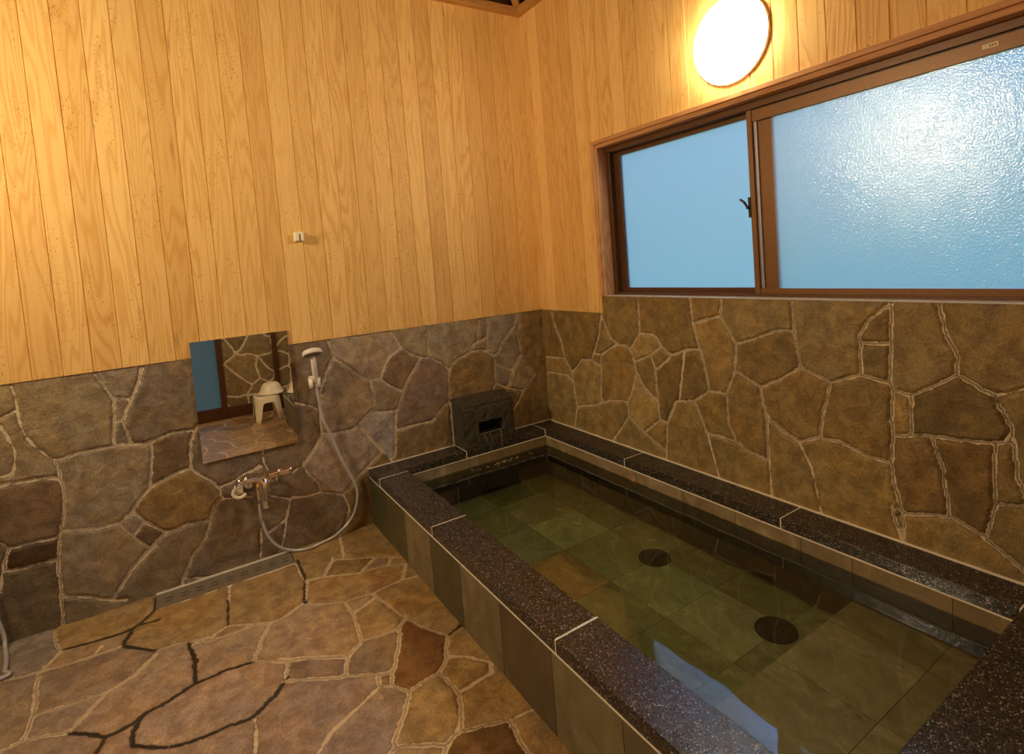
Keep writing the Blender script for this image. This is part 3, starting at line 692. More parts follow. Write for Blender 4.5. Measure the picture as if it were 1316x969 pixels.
tt = part('rail_groove', [((XR-.0135, S0-.03, 2.0135), (XR-.0118, JY1+.03, 2.0165))], M['black_metal'], s2, 0)
# crescent latch
lt = bmesh.new(); tube(lt, [(XR-.006, -1.592, 1.595), (XR-.030, -1.590, 1.600)], .007, 10)
for k in range(6):
    pass
tube(lt, [(XR-.026, -1.590, 1.600), (XR-.032, -1.578, 1.625), (XR-.034, -1.560, 1.640)], [.005, .006, .005], 8); box(lt, (XR-.020, -1.600, 1.555), (XR-.012, -1.588, 1.645))
link('latch', lt, M['black_metal'], s2, bevel=.001)
stk = part('sticker', [((XR-.0140, -2.415, 1.985), (XR-.0125, -2.455, 1.999))], M['paper'], s2, 0)
part('printed_mark', [((XR-.0145, -2.433-k*.0065, 1.990), (XR-.0139, -2.437-k*.0065, 1.9945)) for k in range(3)], M['ink'], stk, 0)

# ------------------------------------------------------------------ rear door (seen in the mirror)
dr = empty('door_1', (-2.24, ROOM_Y, 0)); tag(dr, kind='structure')
YR = ROOM_Y
part('door_frame', [((DX0, YR-.05, 0), (DX0+.055, YR+.02, DZ1)), ((DX1-.055, YR-.05, 0), (DX1, YR+.02, DZ1)), ((DX0, YR-.05, DZ1-.05), (DX1, YR+.02, DZ1)), ((DX0+.055, YR-.04, 0), (DX1-.055, YR+.012, .135))], M['door_brown'], dr, .002)
part('glass_pane', [((DX0+.055, YR-.022, .135), (DX1-.055, YR-.016, DZ1-.05))], M['pane_dark'], dr, 0)
tag(part('baseboard_rear', [((DX1, YR+.002, 0), (-1.20, YR+.024, .125))], M['door_brown'], None, .002), kind='structure')
tag(part('trim_6', [((-1.262, YR+.0, .125), (-1.212, YR+.03, ZB))], M['door_brown'], None, .002), kind='structure')

# ------------------------------------------------------------------ bath tub
tub = empty('bathtub', (-W/2, -LE/2, 0))
tag(tub, 'rectangular built-in bath clad in slate tiles with black granite coping, filling the corner', 'bathtub')
def rough_tiles(name, quads, mat, parent, th=.008, gain=1.75):
    """quads: (origin, eu, ev, normal, colour)"""
    bm = bmesh.new(); lc = bm.verts.layers.float_color.new('tcol')
    for o, eu, ev, nn, col in quads:
        col = tuple(min(.8, c_*gain) for c_ in col)
        o, eu, ev, nn = Vector(o), Vector(eu), Vector(ev), Vector(nn)
        g = .0012; eu1, ev1 = eu.normalized()*g, ev.normalized()*g
        a = [o+eu1+ev1, o+eu-eu1+ev1, o+eu-eu1+ev-ev1, o+eu1+ev-ev1]
        lo = [bm.verts.new(p-nn*th) for p in a]; c = sum(a, Vector())/4
        hi = [bm.verts.new(p) for p in a]
        for v in lo+hi: v[lc] = (*col, 1)
        fs = [bm.faces.new(hi)]+[bm.faces.new((lo[i], lo[(i+1) % 4], hi[(i+1) % 4], hi[i])) for i in range(4)]
    bmesh.ops.recalc_face_normals(bm, faces=bm.faces)
    return link(name, bm, mat, parent)
Zt = ZC-TC-.004
TP = [(.115,.098,.050),(.095,.080,.042),(.16,.135,.075),(.075,.066,.036),(.13,.110,.060)]
tr_ = random.Random(4)
# shell (grout coloured body)
bd = bmesh.new()
XI = -WR; XO = -W
box(bd, (XO+.008, -LE+.008, .0), (XO+WF-.010, -.012, Zt)); box(bd, (XO+WF-.010, -LE+.008, .0), (-.012, -LI-.008, Zt))
box(bd, (XI+.008, -LI-.008, .0), (-.012, -.012, Zt)); box(bd, (XO+WF-.01, -.012, .0), (XI+.008, -WB+.010, Zt)); box(bd, (XO+WF-.01, -LI-.008, .0), (XI+.008, -WB+.01, ZF-.008))
link('basin_body', bd, M['tile_grout'], tub)
# outer face tiles: long side
yj = [-.012, -.265, -.555, -.86, -1.155, -1.46, -1.765, -2.07, -2.37, -2.67, -LE]
OC = [(.060,.060,.030),(.075,.070,.034),(.16,.130,.075),(.068,.060,.032),(.145,.118,.066),(.085,.065,.034),(.155,.132,.070),(.11,.09,.05),(.13,.11,.06),(.09,.08,.04)]
q = [((XO, y0, 0), (0, y1-y0, 0), (0, 0, Zt), (-1, 0, 0), c) for y0, y1, c in zip(yj, yj[1:], OC)]
xj = [XO, -.99, -.69, -.39, -.09, -.012]
q += [((x0, -LE, 0), (x1-x0, 0, 0), (0, 0, Zt), (0, -1, 0), tr_.choice(TP)) for x0, x1 in zip(xj, xj[1:])]
rough_tiles('outer_tiles', q, M['tile'], tub)
# inner wall tiles
q = []
yj = [-WB, -.37, -.67, -.975, -1.285, -1.581, -1.874, -2.065, -2.365, -LI]
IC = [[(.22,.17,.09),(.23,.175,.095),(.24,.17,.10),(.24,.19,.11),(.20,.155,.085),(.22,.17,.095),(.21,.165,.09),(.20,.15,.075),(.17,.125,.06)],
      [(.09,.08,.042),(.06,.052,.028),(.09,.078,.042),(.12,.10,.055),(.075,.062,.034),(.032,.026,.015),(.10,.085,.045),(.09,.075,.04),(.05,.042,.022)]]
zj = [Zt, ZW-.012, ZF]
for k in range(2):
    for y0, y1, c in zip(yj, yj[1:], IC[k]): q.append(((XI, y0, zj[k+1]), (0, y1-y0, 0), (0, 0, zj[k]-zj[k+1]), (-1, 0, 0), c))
xj = [-W+WF, -.96, -.66, -.36, XI]
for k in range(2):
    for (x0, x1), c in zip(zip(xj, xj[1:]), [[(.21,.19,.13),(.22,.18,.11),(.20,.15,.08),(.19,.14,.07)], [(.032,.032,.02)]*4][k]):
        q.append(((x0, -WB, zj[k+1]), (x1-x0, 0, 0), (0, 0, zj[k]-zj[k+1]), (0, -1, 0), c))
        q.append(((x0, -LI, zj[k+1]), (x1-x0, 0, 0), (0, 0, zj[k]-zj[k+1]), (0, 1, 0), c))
for y0, y1 in zip(yj, yj[1:]): q.append(((-W+WF, y0, ZF), (0, y1-y0, 0), (0, 0, Zt-ZF), (1, 0, 0), tr_.choice(TP)))
rough_tiles('inner_wall_tiles', q, M['tile'], tub)
# pool floor
YBN = -2.065
q = []
xj = [-W+WF, -.965, -.66, -.36, XI]; yj = [-WB, -.37, -.68, -.98, -1.315, -1.62, -1.92, YBN]
FC = {(2,2):(.40,.37,.22),(2,3):(.27,.26,.14),(1,3):(.30,.20,.10),(1,2):(.24,.25,.15),(2,5):(.33,.31,.18),(2,4):(.30,.30,.16),(1,1):(.20,.21,.12),(2,0):(.20,.19,.09),(3,0):(.2,.18,.08),(3,1):(.22,.2,.09),(1,0):(.27,.30,.20),(0,0):(.26,.29,.2)}
for i in range(4):
    for j in range(len(yj)-1):
        c = FC.get((i, j), [(.24,.23,.12),(.28,.26,.14),(.22,.2,.10),(.20,.19,.09)][(i*2+j) % 4])
        q.append(((xj[i], yj[j], ZF), (xj[i+1]-xj[i], 0, 0), (0, yj[j+1]-yj[j], 0), (0, 0, 1), c))
rough_tiles('floor_tiles', q, M['tile'], tub, gain=2.2)
# bench at the near end
bb = bmesh.new(); box(bb, (-W+WF, YBN-.008, ZF-.008), (XI, -LI, ZBN-.008)); bench = link('bench', bb, M['tile_grout_dark'], tub)
q = []; yj = [YBN, -2.361, -LI]; xj = [-W+WF, -.94, -.640, -.336, XI]
for i in range(4):
    for j in range(2): q.append(((xj[i], yj[j], ZBN), (xj[i+1]-xj[i], 0, 0), (0, yj[j+1]-yj[j], 0), (0, 0, 1), [(.30,.23,.13),(.27,.22,.12),(.32,.27,.15),(.25,.21,.11)][(i+j) % 4]))
    q.append(((xj[i], YBN, ZF), (xj[i+1]-xj[i], 0, 0), (0, 0, ZBN-ZF), (0, 1, 0), (.25,.2,.1)))
rough_tiles('bench_tiles', q, M['tile'], bench, gain=2.1)
# granite coping slabs
G = .0021
def slab(pts):
    bm = bmesh.new(); prism(bm, pts, ZC-TC, ZC); return link('coping_slab', bm, M['granite'], tub, bevel=.003)
def rect(x0, x1, y0, y1): return [(x0+G, y0+G), (x1-G, y0+G), (x1-G, y1-G), (x0+G, y1-G)]
e = .015
ysr = [-e, -.900, -1.795, -LI]
for a, b in zip(ysr, ysr[1:]): slab(rect(-WR-.004, -e, b, a))
slab(rect(-.742, -WR-.004, -WB-.004, -e))
slab([(-.742-G, -e), (-W-.003, -e), (-W-.003, -.205+G), (-W+WF, -.205+G), (-W+WF, -WB-.004), (-.742-G, -WB-.004)])
ysf = [-.205, -.900, -1.795, -LI]
for a, b in zip(ysf, ysf[1:]): slab(rect(-W-.003, -W+WF, b, a))
slab(rect(-W-.003, -e, -LE-.003, -LI))
# white grout: joints, bed line under the coping, line along the walls
gr = bmesh.new(); gz0, gz1 = ZC-TC+.001, ZC-.0004
for y in (-.900, -1.795): box(gr, (-WR-.0035, y-G, gz0), (-e, y+G, gz1)); box(gr, (-W-.0025, y-G, gz0), (-W+WF-.0005, y+G, gz1))
box(gr, (-WR-.004-G, -WB-.004, gz0), (-WR-.004+G, -e, gz1)); box(gr, (-.742-G, -WB-.0035, gz0), (-.742+G, -e, gz1))
box(gr, (-W-.0025, -.205-G, gz0), (-W+WF-.0005, -.205+G, gz1)); box(gr, (-W-.0025, -LI-G, gz0), (-W+WF-.0005, -LI+G, gz1)); box(gr, (-WR-.003, -LI-G, gz0), (-e, -LI+G, gz1))
t_ = .0050
box(gr, (-W-.002, -LE-.002, Zt), (-W+WF-.0015, -e, Zt+t_)); box(gr, (-W+WF-.0015, -LE-.002, Zt), (-e, -LI-.001, Zt+t_))
box(gr, (-WR-.003, -LI-.001, Zt), (-e, -e, Zt+t_)); box(gr, (-W+WF-.0015, -WB-.003, Zt), (-WR-.003, -e, Zt+t_))
box(gr, (-W, -e, Zt), (-.013, -.004, ZC+.002)); box(gr, (-e, -LE, Zt), (-.004, -.004, ZC+.002))
link('white_grout', gr, M['grout'], tub)
# fittings in the pool, and a bright bar for a reflection
def drain(x, y, z):
    bm = bmesh.new(); lathe(bm, (x, y, z-.001), (0, 0, 1), [(.001, .003), (.062, .003), (.066, .006), (.072, .006), (.074, .001)], 40)
    for k in range(-4, 5):
        w = math.sqrt(max(0, .058**2-(k*.0125)**2)); box(bm, (x+k*.0125-.0016, y-w, z+.001), (x+k*.0125+.0016, y+w, z+.0055))
        box(bm, (x-w, y+k*.0125-.0016, z+.001), (x+w, y+k*.0125+.0016, z+.0050))
    return link('drain_grate', bm, M['drain'], tub)
drain(-.383, -1.305, ZF); drain(-.405, -1.915, ZF)
def inlet(c, axis):
    bm = bmesh.new(); tb = []
    lathe(bm, c, axis, [(.036, -.004), (.038, .004), (.030, .008), (.026, .001), (.026, -.01), (0, -.01)], 32)
    return link('water_inlet', bm, M['drain'], tub, True)
inlet((-WR, -.63, .115), (-1, 0, 0)); inlet((-.64, -WB, .10), (0, -1, 0))
part('bench_reflection', [((XI-.006, -2.13, ZBN+.001), (XI+.002, -2.29, ZBN+.010))], M['steel'], tub, .001)  # bright bar modelled in place of a light reflection at the wall foot
# water
wb_ = bmesh.new()
prof = [(-WB+.003, ZF-.003), (-WB+.003, ZW), (-LI-.003, ZW), (-LI-.003, ZBN-.003), (YBN-.003, ZBN-.003), (YBN-.003, ZF-.003)]
a_ = [wb_.verts.new((-W+WF-.003, y, z)) for y, z in prof]; b2 = [wb_.verts.new((XI+.003, y, z)) for y, z in prof]
wb_.faces.new(a_); wb_.faces.new(b2)
for i in range(6): wb_.faces.new((a_[i], a_[(i+1) % 6], b2[(i+1) % 6], b2[i]))
bmesh.ops.recalc_face_normals(wb_, faces=wb_.faces)
tag(link('bath_water', wb_, M['water']), 'clear greenish bath water filling the tiled tub', 'water', kind='stuff')

# ------------------------------------------------------------------ stone spout block
sp = empty('stone_spout', (-.555, -.07, ZC)); tag(sp, 'dark rough stone spout block with a square opening, on the coping at the left wall', 'water spout')
def spout_body():
    bm = bmesh.new()
    x0, x1, yb, yf = -.738, -.365, -.006, -.133
    ox0, ox1, oz0, oz1 = -.628, -.455, .395, .470
    # front face split around the opening
    xsn = [x0, ox0, ox1, x1]; zsn = [ZC+.001, oz0, oz1, .585]
    V = {}
    def v(x, y, z): 
        k = (round(x, 4), round(y, 4), round(z, 4))
        if k not in V: V[k] = bm.verts.new((x, y, z))
        return V[k]
    for i in range(3):
        for j in range(3):
            if i == 1 and j == 1: continue
            bm.faces.new((v(xsn[i], yf, zsn[j]), v(xsn[i+1], yf, zsn[j]), v(xsn[i+1], yf, zsn[j+1]), v(xsn[i], yf, zsn[j+1])))
    yd = -.035   # depth of the hollow
    bm.faces.new((v(ox0, yf, oz0), v(ox0, yd, oz0), v(ox1, yd, oz0), v(ox1, yf, oz0))); bm.faces.new((v(ox0, yf, oz1), v(ox1, yf, oz1), v(ox1, yd, oz1), v(ox0, yd, oz1)))
    bm.faces.new((v(ox0, yf, oz0), v(ox0, yf, oz1), v(ox0, yd, oz1), v(ox0, yd, oz0))); bm.faces.new((v(ox1, yf, oz0), v(ox1, yd, oz0), v(ox1, yd, oz1), v(ox1, yf, oz1)))
    bm.faces.new((v(ox0, yd, oz0), v(ox1, yd, oz0), v(ox1, yd, oz1), v(ox0, yd, oz1)))
    # top (rising to the wall), sides, back, bottom
    zt = .622; T = [v(x, yf, .585) for x in xsn]; B = [v(x, yb, zt if k < 3 else .605) for k, x in enumerate([x0-.006, ox0, ox1, x1+.02])]
    for i in range(3): bm.faces.new((T[i], T[i+1], B[i+1], B[i]))
    L = [v(x0, yf, z) for z in zsn]; R = [v(x1, yf, z) for z in zsn]
    lb = v(x0-.006, yb, ZC+.001); rb = v(x1+.02, yb, ZC+.001)
    bm.faces.new(L+[B[0], lb]); bm.faces.new(list(reversed(R))+[rb, B[3]])
    bm.faces.new([lb, rb]+list(reversed(B))); bm.faces.new([v(x, yf, ZC+.001) for x in xsn]+[rb, lb])
    bmesh.ops.recalc_face_normals(bm, faces=bm.faces)
    bmesh.ops.triangulate(bm, faces=[f for f in bm.faces if len(f.verts) > 4])
    return bm
bm = spout_body()
bmesh.ops.subdivide_edges(bm, edges=bm.edges, cuts=7, use_grid_fill=True)
for v in bm.verts:
    if v.co.z < ZC+.01 or v.co.y > -.012: continue
    if v.co.y > -.134 and -.640 < v.co.x < -.443 and .388 < v.co.z < .478: continue
    n = mnoise.noise(v.co*22)*.007+mnoise.noise(v.co*60+Vector((3, 1, 2)))*.003
    v.co += Vector((n*.6, n, n))
    # worn, rounded corners
    for (cx, s) in ((-.738, 1), (-.365, -1)):
        d = (v.co.x-cx)*s; f = v.co.y+.133; g2 = .588-v.co.z
        if d < .018 and f < .018: v.co.x += s*(.018-d)*.22; v.co.y += (.018-f)*.22
        if d < .018 and g2 < .03 and g2 > -.04: v.co.x += s*(.018-d)*.22
    if v.co.y < -.10 and v.co.z > .56: v.co.y += .006; v.co.z -= .004
link('block', bm, M['basalt'], sp)
part('opening_shade', [((-.625, -.120, .400), (-.458, -.038, .4015)), ((-.625, -.040, .400), (-.458, -.037, .468))], M['inner_black'], sp, 0)  # near-black sheets paint the shade inside the opening
part('metal_lip', [((-.622, -.141, .396), (-.462, -.124, .400))], M['steel'], sp, .001)
part('white_joint', [((-.7475, -.008, ZC), (-.743, -.004, .600))], M['grout'], sp, 0)
ws = bmesh.new()
def stream(x0, x1, w):
    P = catmull([(x0, -.138, .398), (x0, -.150, .385), ((x0*2+x1)/3, -.170, .330), (x1, -.190, ZW+.002)], 6); prev = None
    n = len(P); tube(ws, P, [w*(1-.35*i/n) for i in range(n)], 8)
stream(-.600, -.560, .0035); stream(-.485, -.515, .0035); stream(-.560, -.545, .0018)
tag(link('falling_water', ws, M['stream'], None, True), 'thin streams of water falling from the stone spout into the bath', 'falling water', kind='stuff')
fo = bmesh.new(); rr = random.Random(3)
for k in range(46):
    a = rr.uniform(0, 2*PI); r_ = abs(rr.gauss(0, .10)); x, y = -.50+r_*math.cos(a)*1.3, -.205-abs(r_*math.sin(a))*.28
    if x > -.19 or x < -.9: continue
    s_ = rr.uniform(.002, .0055)
    lathe(fo, (x, y, ZW+.0002), (0, 0, 1), [(s_*1.5, 0), (s_*1.1, s_*.35), (s_*.5, s_*.6), (0, s_*.65)], 8)
t = NT('foam'); b_s = t.bsdf((.45, .38, .22), .3); b_s.inputs['Alpha'].default_value = .5; M['foam'] = t.m
tag(link('foam', fo, M['foam'], None, True), 'small bubbles floating on the bath water below the spout', 'bubbles', kind='stuff')

# ------------------------------------------------------------------ mirror
mc = (-1.875, -.0165, .575)
mr = empty('wall_mirror', mc); tag(mr, 'frameless rectangular mirror on the stone wall above the chrome tap', 'mirror')
part('backing', [((-2.0975, -.0108, .576), (-1.6525, -.0135, 1.174))], M['mirror_edge'], mr, 0)
part('mirror_glass', [((-2.098, -.0135, .575), (-1.652, -.0185, 1.175))], M['mirror'], mr, .0008)

# ------------------------------------------------------------------ tap
YT = -.085
def make_tap(name='mixer_tap'):
    tp = empty(name, (-1.84, YT, .463))
    ex = Vector((1, 0, 0))
    bm = bmesh.new(); lathe(bm, (-1.925, YT, .463), (1, 0, 0), [(0, 0), (.0195, 0), (.0205, .004), (.0205, .145), (.0195, .149), (0, .149)], 28)
    box(bm, (-1.872, YT-.026, .444), (-1.822, YT+.016, .482)); link('body', bm, M['chrome'], tp, True, bevel=.002)
    bm = bmesh.new(); lathe(bm, (-1.775, YT, .463), (1, 0, 0), [(0, 0), (.016, .0), (.020, .004), (.021, .060), (.018, .066), (0, .066)], 28)
    h = link('temperature_handle', bm, M['chrome'], tp, True)
    bm = bmesh.new(); lathe(bm, (-1.927, YT, .463), (-1, 0, 0), [(0, 0), (.016, 0), (.019, .004), (.018, .030), (.012, .036), (0, .036)], 28)
    tube(bm, [(-1.948, YT-.012, .466), (-1.962, YT-.030, .458), (-1.985, YT-.045, .452)], [.007, .006, .004], 10)
    link('flow_lever', bm, M['chrome'], tp, True)
    bm = bmesh.new(); tube(bm, catmull([(-1.847, YT-.005, .450), (-1.847, YT-.020, .420), (-1.848, YT-.034, .360), (-1.848, YT-.038, .315)], 6), .0215, 20)
    link('spout', bm, M['chrome'], tp, True)
    bm = bmesh.new(); tube(bm, [(-1.873, YT+.005, .455), (-1.875, YT+.006, .330)], .011, 14); link('shower_outlet', bm, M['chrome'], tp, True)
    bm = bmesh.new(); tube(bm, [(-1.822, YT+.012, .452), (-1.823, YT+.012, .355)], .007, 12); link('side_pipe', bm, M['chrome'], tp, True)
    for x in (-1.905, -1.785):
        bm = bmesh.new(); tube(bm, catmull([(x, YT, .452), (x, YT+.012, .425), (x, -.03, .415), (x, -.006, .415)], 5), .011, 14)
        lathe(bm, (x, -.006, .415), (0, -1, 0), [(0, 0), (.027, 0), (.026, .006), (.012, .010)], 24); link('supply_elbow', bm, M['chrome'], tp, True)
    return tp
tap = make_tap(); tag(tap, 'chrome wall-mounted mixer tap with a bar body below the mirror', 'tap', 'mixer taps')

def make_holder(x, z, name, out=.05):
    h = empty(name, (x, -.008, z))
    bm = bmesh.new(); box(bm, (x-.022, -.004, z-.030), (x+.022, -.016, z+.030)); link('base_plate', bm, M['cream_plastic'], h, bevel=.004)
    for s in (-1, 1):
        bm = bmesh.new(); lathe(bm, (0, 0, 0), (0, 0, 1), [(0.001, 0), (.0095, 0), (.012, .05), (.001, .05)], 14)
        bmesh.ops.scale(bm, vec=(1, 2.0, 1), verts=bm.verts); bmesh.ops.translate(bm, vec=(x+s*.0195, -.016-out*.55, z-.028), verts=bm.verts)
        link('prong', bm, M['cream_plastic'] if s < 0 else M['white_plastic'], h, True)
    bm = bmesh.new(); box(bm, (x-.010, -.015, z-.020), (x+.010, -.030, z+.012)); link('arm', bm, M['cream_plastic'], h, bevel=.003)
    return h
hp = at(405, 492, 1, -.055)
hold = make_holder(hp[0], hp[2]+.002, 'shower_holder'); tag(hold, 'cream two-pronged shower holder gripping the white shower head on the stone wall', 'shower holder', 'shower holders')

def make_shower(hose_pts):
    p0 = at(406, 489, 1, -.050); p1 = at(402.5, 463, 1, -.088); pc = at(401.5, 455, 1, -.105)
    sh = empty('hand_shower', tuple(p0))
    ax_ = (Vector(p1)-Vector(p0)).normalized()
    bm = bmesh.new(); tube(bm, [Vector(p0)-ax_*.02, Vector(p0), (Vector(p0)+Vector(p1))/2, Vector(p1), Vector(pc)+Vector((0, .02, 0))], [.009, .0125, .0135, .0135, .012], 18)
    hd = link('handle', bm, M['white_plastic'], sh, True)
    bm = bmesh.new(); mid = (Vector(p0)+Vector(p1))/2
    for k in range(3): box(bm, (mid.x-.003, mid.y-.0142, mid.z-.022+k*.014), (mid.x+.003, mid.y-.0125, mid.z-.019+k*.014))
    link('printed_mark', bm, M['grey_plastic'], hd)
    n = Vector((.02, -.42, -1)).normalized()
    bm = bmesh.new(); lathe(bm, Vector(pc)-n*.006, n, [(0, -.020), (.030, -.019), (.045, -.013), (.0500, -.004), (.0505, .008), (.047, .011)], 44); link('head', bm, M['white_plastic'], sh, True)
    bm = bmesh.new(); lathe(bm, Vector(pc)-n*.006, n, [(.0475, .0095), (.044, .012), (0, .0125)], 44); link('spray_plate', bm, M['grey_plastic'], sh, True)
    bm = bmesh.new(); tube(bm, catmull(hose_pts, 8), .0074, 12); link('hose', bm, M['hose'], sh, True)
    return sh
HP = [(x/6.056+320, y/6.056+560) for x, y in [(640,0),(720,180),(820,360),(845,480),(800,640),(680,770),(560,835),(450,880),(330,890),(230,860),(150,780),(100,660)]]
hs = [at(406, 493, 1, -.049), at(410, 515, 1, -.050), at(416, 540, 1, -.040)]
for k, (x, y) in enumerate(HP):
    yy = -.030; p = at(x, y, 1, yy)
    if p[2] < .016: p = at(x, y, 2, .0125)
    hs.append(p)
hs += [(-1.874, YT+.005, .255), (-1.875, YT+.006, .335)]
shw = make_shower(hs); tag(shw, 'white hand shower on a looping grey hose beside the mirror', 'shower', 'hand showers')

# a second washing place, mostly outside the frame: its hose loop shows at the left edge
DXS = -1.555
tap2 = copy_tree(tap); tap2.location.x += DXS; tag(tap2, 'chrome mixer tap of the washing place at the far left, past the photo edge', 'tap', 'mixer taps')
hold2 = copy_tree(hold); hold2.location.x += DXS; tag(hold2, 'cream shower holder of the washing place past the left photo edge', 'shower holder', 'shower holders')
shw2 = copy_tree(shw); shw2.location.x += DXS; tag(shw2, 'hand shower whose hose loop shows at the left edge of the photo', 'shower', 'hand showers')
for ch in shw2.children:
    if ch.name.startswith('hose'):
        w0 = Vector(hs[0]); pts = [Vector(hs[0]), Vector(hs[1]), (-1.50, -.05, .60), (-1.38, -.06, .35)]
        lo = [Vector(at(x, y, 2, .013)) - Vector((DXS, 0, 0)) for x, y in [(6.5, 833), (8.2, 848), (6, 862), (0, 872)]]
        pts += [lo[0]+Vector((-.01, .03, .07))]+lo+[Vector((-1.60, -.30, .013)), Vector((-1.80, -.20, .02)), (-1.874, YT-.01, .12), (-1.875, YT+.006, .335)]
        bm = bmesh.new(); tube(bm, catmull(pts, 8), .0074, 12); pass
        me = bpy.data.meshes.new('hose'); bm.to_mesh(me); bm.free(); me.materials.append(M['hose']); me.polygons.foreach_set('use_smooth', [True]*len(me.polygons)); ch.data = me

# spare cream hook left of the tap
hk = empty('hose_hook', (-1.955, -.008, .40)); tag(hk, 'small cream plastic hook on the stone just left below the chrome tap', 'hook')
bm = bmesh.new(); box(bm, (-1.975, -.006, .375), (-1.935, -.018, .425)); link('base_plate', bm, M['cream_plastic'], hk, bevel=.004)
bm = bmesh.new()
P = [(-1.955+.030*math.cos(a), -.055, .402+.027*math.sin(a)) for a in [math.radians(d) for d in range(70, 331, 20)]]
tube(bm, P, .0085, 12); tube(bm, [(-1.975, -.015, .40), (-1.984, -.055, .404)], .009, 10); link('hook_arm', bm, M['cream_plastic'], hk, True)

# hook on the boards
hx, hz = -1.5465, 1.662
bk = empty('wall_hook', (hx, -WOODD, hz)); tag(bk, 'small ivory hook bracket on the wooden boards above the shower', 'hook')
bm = bmesh.new(); box(bm, (hx-.024, -WOODD, hz-.024), (hx+.024, -WOODD-.008, hz+.026)); link('base_plate', bm, M['cream_plastic'], bk, bevel=.002)
bm = bmesh.new(); box(bm, (hx-.022, -WOODD-.008, hz-.022), (hx-.002, -WOODD-.034, hz+.022)); link('prong', bm, M['cream_plastic'], bk, bevel=.003)
bm = bmesh.new(); box(bm, (hx+.008, -WOODD-.008, hz-.022), (hx+.022, -WOODD-.034, hz+.022)); box(bm, (hx-.003, -WOODD-.008, hz+.012), (hx+.009, -WOODD-.030, hz+.022)); link('prong', bm, M['cream_plastic'], bk, bevel=.003)

# strip drain cover
dc = empty('drain_cover', ((FX0+FX1)/2, (FY0+FY1)/2, 0)); tag(dc, 'long slotted stone drain cover let into the floor along the wall below the tap', 'drain cover')
bm = bmesh.new(); box(bm, (FX0, FY0+.002, -.010), (FX1-.004, FY1-.004, .003)); pl = link('plate', bm, None or M['basalt'], dc, bevel=.002)
bm = bmesh.new(); box(bm, (FX0, FY1-.010, .0025), (FX1-.004, FY1-.002, .010)); box(bm, (FX0, FY0-.003, -.005), (FX1-.004, FY0+.002, .0045)); link('edge_strip', bm, M['grout'], dc)
for k in range(9):
    for dy in (0, .028):
        x = FX0+.035+k*.064; bm = bmesh.new(); box(bm, (x, FY0+.055+dy, .0028), (x+.030, FY0+.060+dy, .0036)); link('slot', bm, M['inner_black'], dc)
t = NT('drain_cover_stone'); P = t.pos(); n = t.noise(P, 60, 5, .7); t.bsdf(t.mix(t.map(n, .3, .7), (.16, .125, .085), (.26, .21, .15)), .5, t.bump(n, .001)); pl.data.materials[0] = t.m

# ------------------------------------------------------------------ lamps
def lamp(name, c, axis, strength):
    l = empty(name, c)
    a = Vector(axis)
    bm = bmesh.new(); lathe(bm, Vector(c), a, [(0, 0), (.178, 0), (.1825, .004), (.1835, .012), (.181, .016), (0, .016)], 64); link('base_ring', bm, M['lamp_ring'], l, True)
    bm = bmesh.new(); R = .1785
    prof = [(R, .016)]+[(R*math.cos(t_), .016+.060*math.sin(t_)) for t_ in [PI/2*k/10 for k in range(1, 10)]]+[(0, .076)]
    lathe(bm, Vector(c), a, prof, 64); link('globe', bm, mat_lamp(strength), l, True)
    return l
LAMP = 15.
l1 = lamp('wall_lamp', (-WOODD, -1.585, 2.315), (-1, 0, 0), LAMP); tag(l1, 'round glowing white wall lamp on the boards above the window', 'lamp', 'round wall lamps')
l2 = lamp('wall_lamp', (ROOM_X+.008, -.92, 2.33), (1, 0, 0), LAMP*1.75); tag(l2, 'round wall lamp on the boards opposite the window, out of the photo', 'lamp', 'round wall lamps')

# ------------------------------------------------------------------ stool and washbowls (seen in the mirror)
st = None
def stool_mesh():
    bm = bmesh.new(); N = 64; cx_, cy_ = -1.415, -3.115; H = .268
    def sup(t, a, b, n=3.2):
        c, s = math.cos(t), math.sin(t); return a*math.copysign(abs(c)**(2/n), c), b*math.copysign(abs(s)**(2/n), s)
    rows = []
    for f, z in ((.0, H-.012), (.45, H-.012), (.75, H-.008), (.92, H), (1., H-.006)):
        rows.append([bm.verts.new((cx_+sup(2*PI*k/N, .118*f, .142*f)[0], cy_+sup(2*PI*k/N, .118*f, .142*f)[1], z)) for k in range(N)] if f > 0 else [bm.verts.new((cx_, cy_, z))])
    for j in range(1, 9):
        tt_ = j/8; row = []
        for k in range(N):
            th = 2*PI*k/N
            leg = abs(math.sin(2*th))**1.0    # 1 on the diagonals, 0 mid-side
            arch = min(1, max(0, (leg-.42)/.46)); arch = arch**2.2
            zb = (1-arch)*.200 if leg < .88 else 0
            z = (H-.006)*(1-tt_)+zb*tt_; fl_ = 1+.24*((H-z)/H)
            x, y = sup(th, .118*fl_, .142*fl_, 2.8); row.append(bm.verts.new((cx_+x, cy_+y, max(z, .003))))
        rows.append(row)
    for a, b in zip(rows, rows[1:]):
        for k in range(N):
            k2 = (k+1) % N
            if len(a) == 1: bm.faces.new((a[0], b[k], b[k2]))
            else: bm.faces.new((a[k], a[k2], b[k2], b[k]))
    bmesh.ops.recalc_face_normals(bm, faces=bm.faces)
    return bm
so = link('bath_stool', stool_mesh(), M['cream_plastic'], None, True, origin=(-1.415, -3.115, 0))
md = so.modifiers.new('s', 'SOLIDIFY'); md.thickness = .006; md.offset = -1
tag(so, 'cream plastic bath stool with arched legs, seen standing on the floor in the mirror', 'stool')
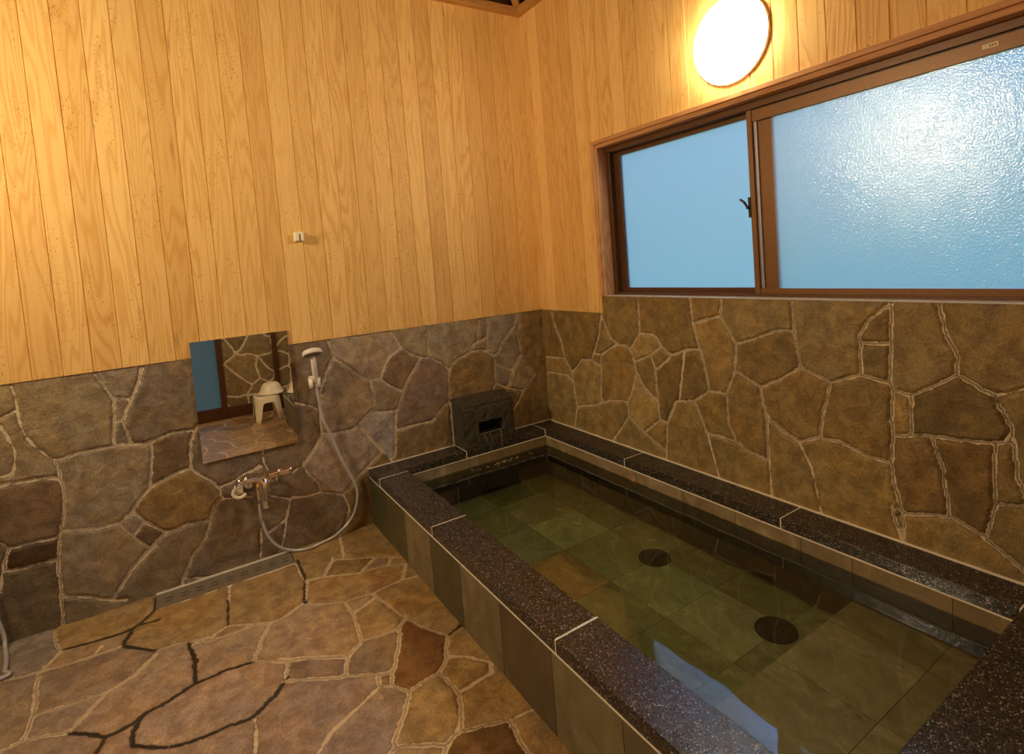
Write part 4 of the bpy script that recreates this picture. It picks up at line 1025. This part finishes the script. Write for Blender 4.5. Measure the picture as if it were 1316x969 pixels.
def bowl(c, label):
    bm = bmesh.new(); x, y, z = c
    prof = [(.134, 0), (.136, .004), (.131, .008), (.118, .018), (.104, .055), (.088, .088), (.070, .104), (.045, .110), (0, .110)]
    lathe(bm, (0, 0, 0), (0, 0, 1), prof, 12)
    o = link('washbowl', bm, M['cream_plastic'], None, True); o.location = c
    s = o.modifiers.new('s', 'SUBSURF'); s.levels = 1; s.render_levels = 2
    d = o.modifiers.new('d', 'SOLIDIFY'); d.thickness = .003; d.offset = -1
    tag(o, label, 'washbowl', 'upturned washbowls'); return o
bw = bowl((-1.365, -3.10, .2745), 'cream washbowl upturned on the bath stool in the mirror')
bw2 = bw.copy(); COL.objects.link(bw2); bw2.location = (-1.150, -2.675, ZC+.003); bw2['label'] = 'cream washbowl upturned on the near end coping, cut by the mirror edge'

# ------------------------------------------------------------------ outdoors and light
w = bpy.data.worlds.new('World'); sc.world = w; w.use_nodes = True; nt = w.node_tree
bg = nt.nodes['Background']; bg.inputs[0].default_value = (.20, .50, .80, 1); bg.inputs[1].default_value = .50
tc = nt.nodes.new('ShaderNodeTexCoord'); sx = nt.nodes.new('ShaderNodeSeparateXYZ'); rp = nt.nodes.new('ShaderNodeValToRGB')
nt.links.new(tc.outputs['Generated'], sx.inputs[0]); nt.links.new(sx.outputs[2], rp.inputs[0]); nt.links.new(rp.outputs[0], bg.inputs[0])
cr = rp.color_ramp
cr.elements[0].position = 0.; cr.elements[0].color = (.085, .215, .21, 1); cr.elements[1].position = .62; cr.elements[1].color = (1.0, 2.3, 5.2, 1)
e_ = cr.elements.new(.10); e_.color = (.10, .225, .26, 1); e_ = cr.elements.new(.25); e_.color = (.13, .28, .42, 1); e_ = cr.elements.new(.42); e_.color = (.95, 2.1, 4.8, 1)

sc.view_settings.view_transform = 'Standard'; sc.view_settings.look = 'None'; sc.view_settings.gamma = 1.0; sc.view_settings.use_curve_mapping = False
sc.view_settings.exposure = 2.25
sc.cycles.use_denoising = True
sc.cycles.max_bounces = 10; sc.cycles.diffuse_bounces = 5; sc.cycles.glossy_bounces = 4; sc.cycles.transparent_max_bounces = 12; sc.cycles.sample_clamp_indirect = 6
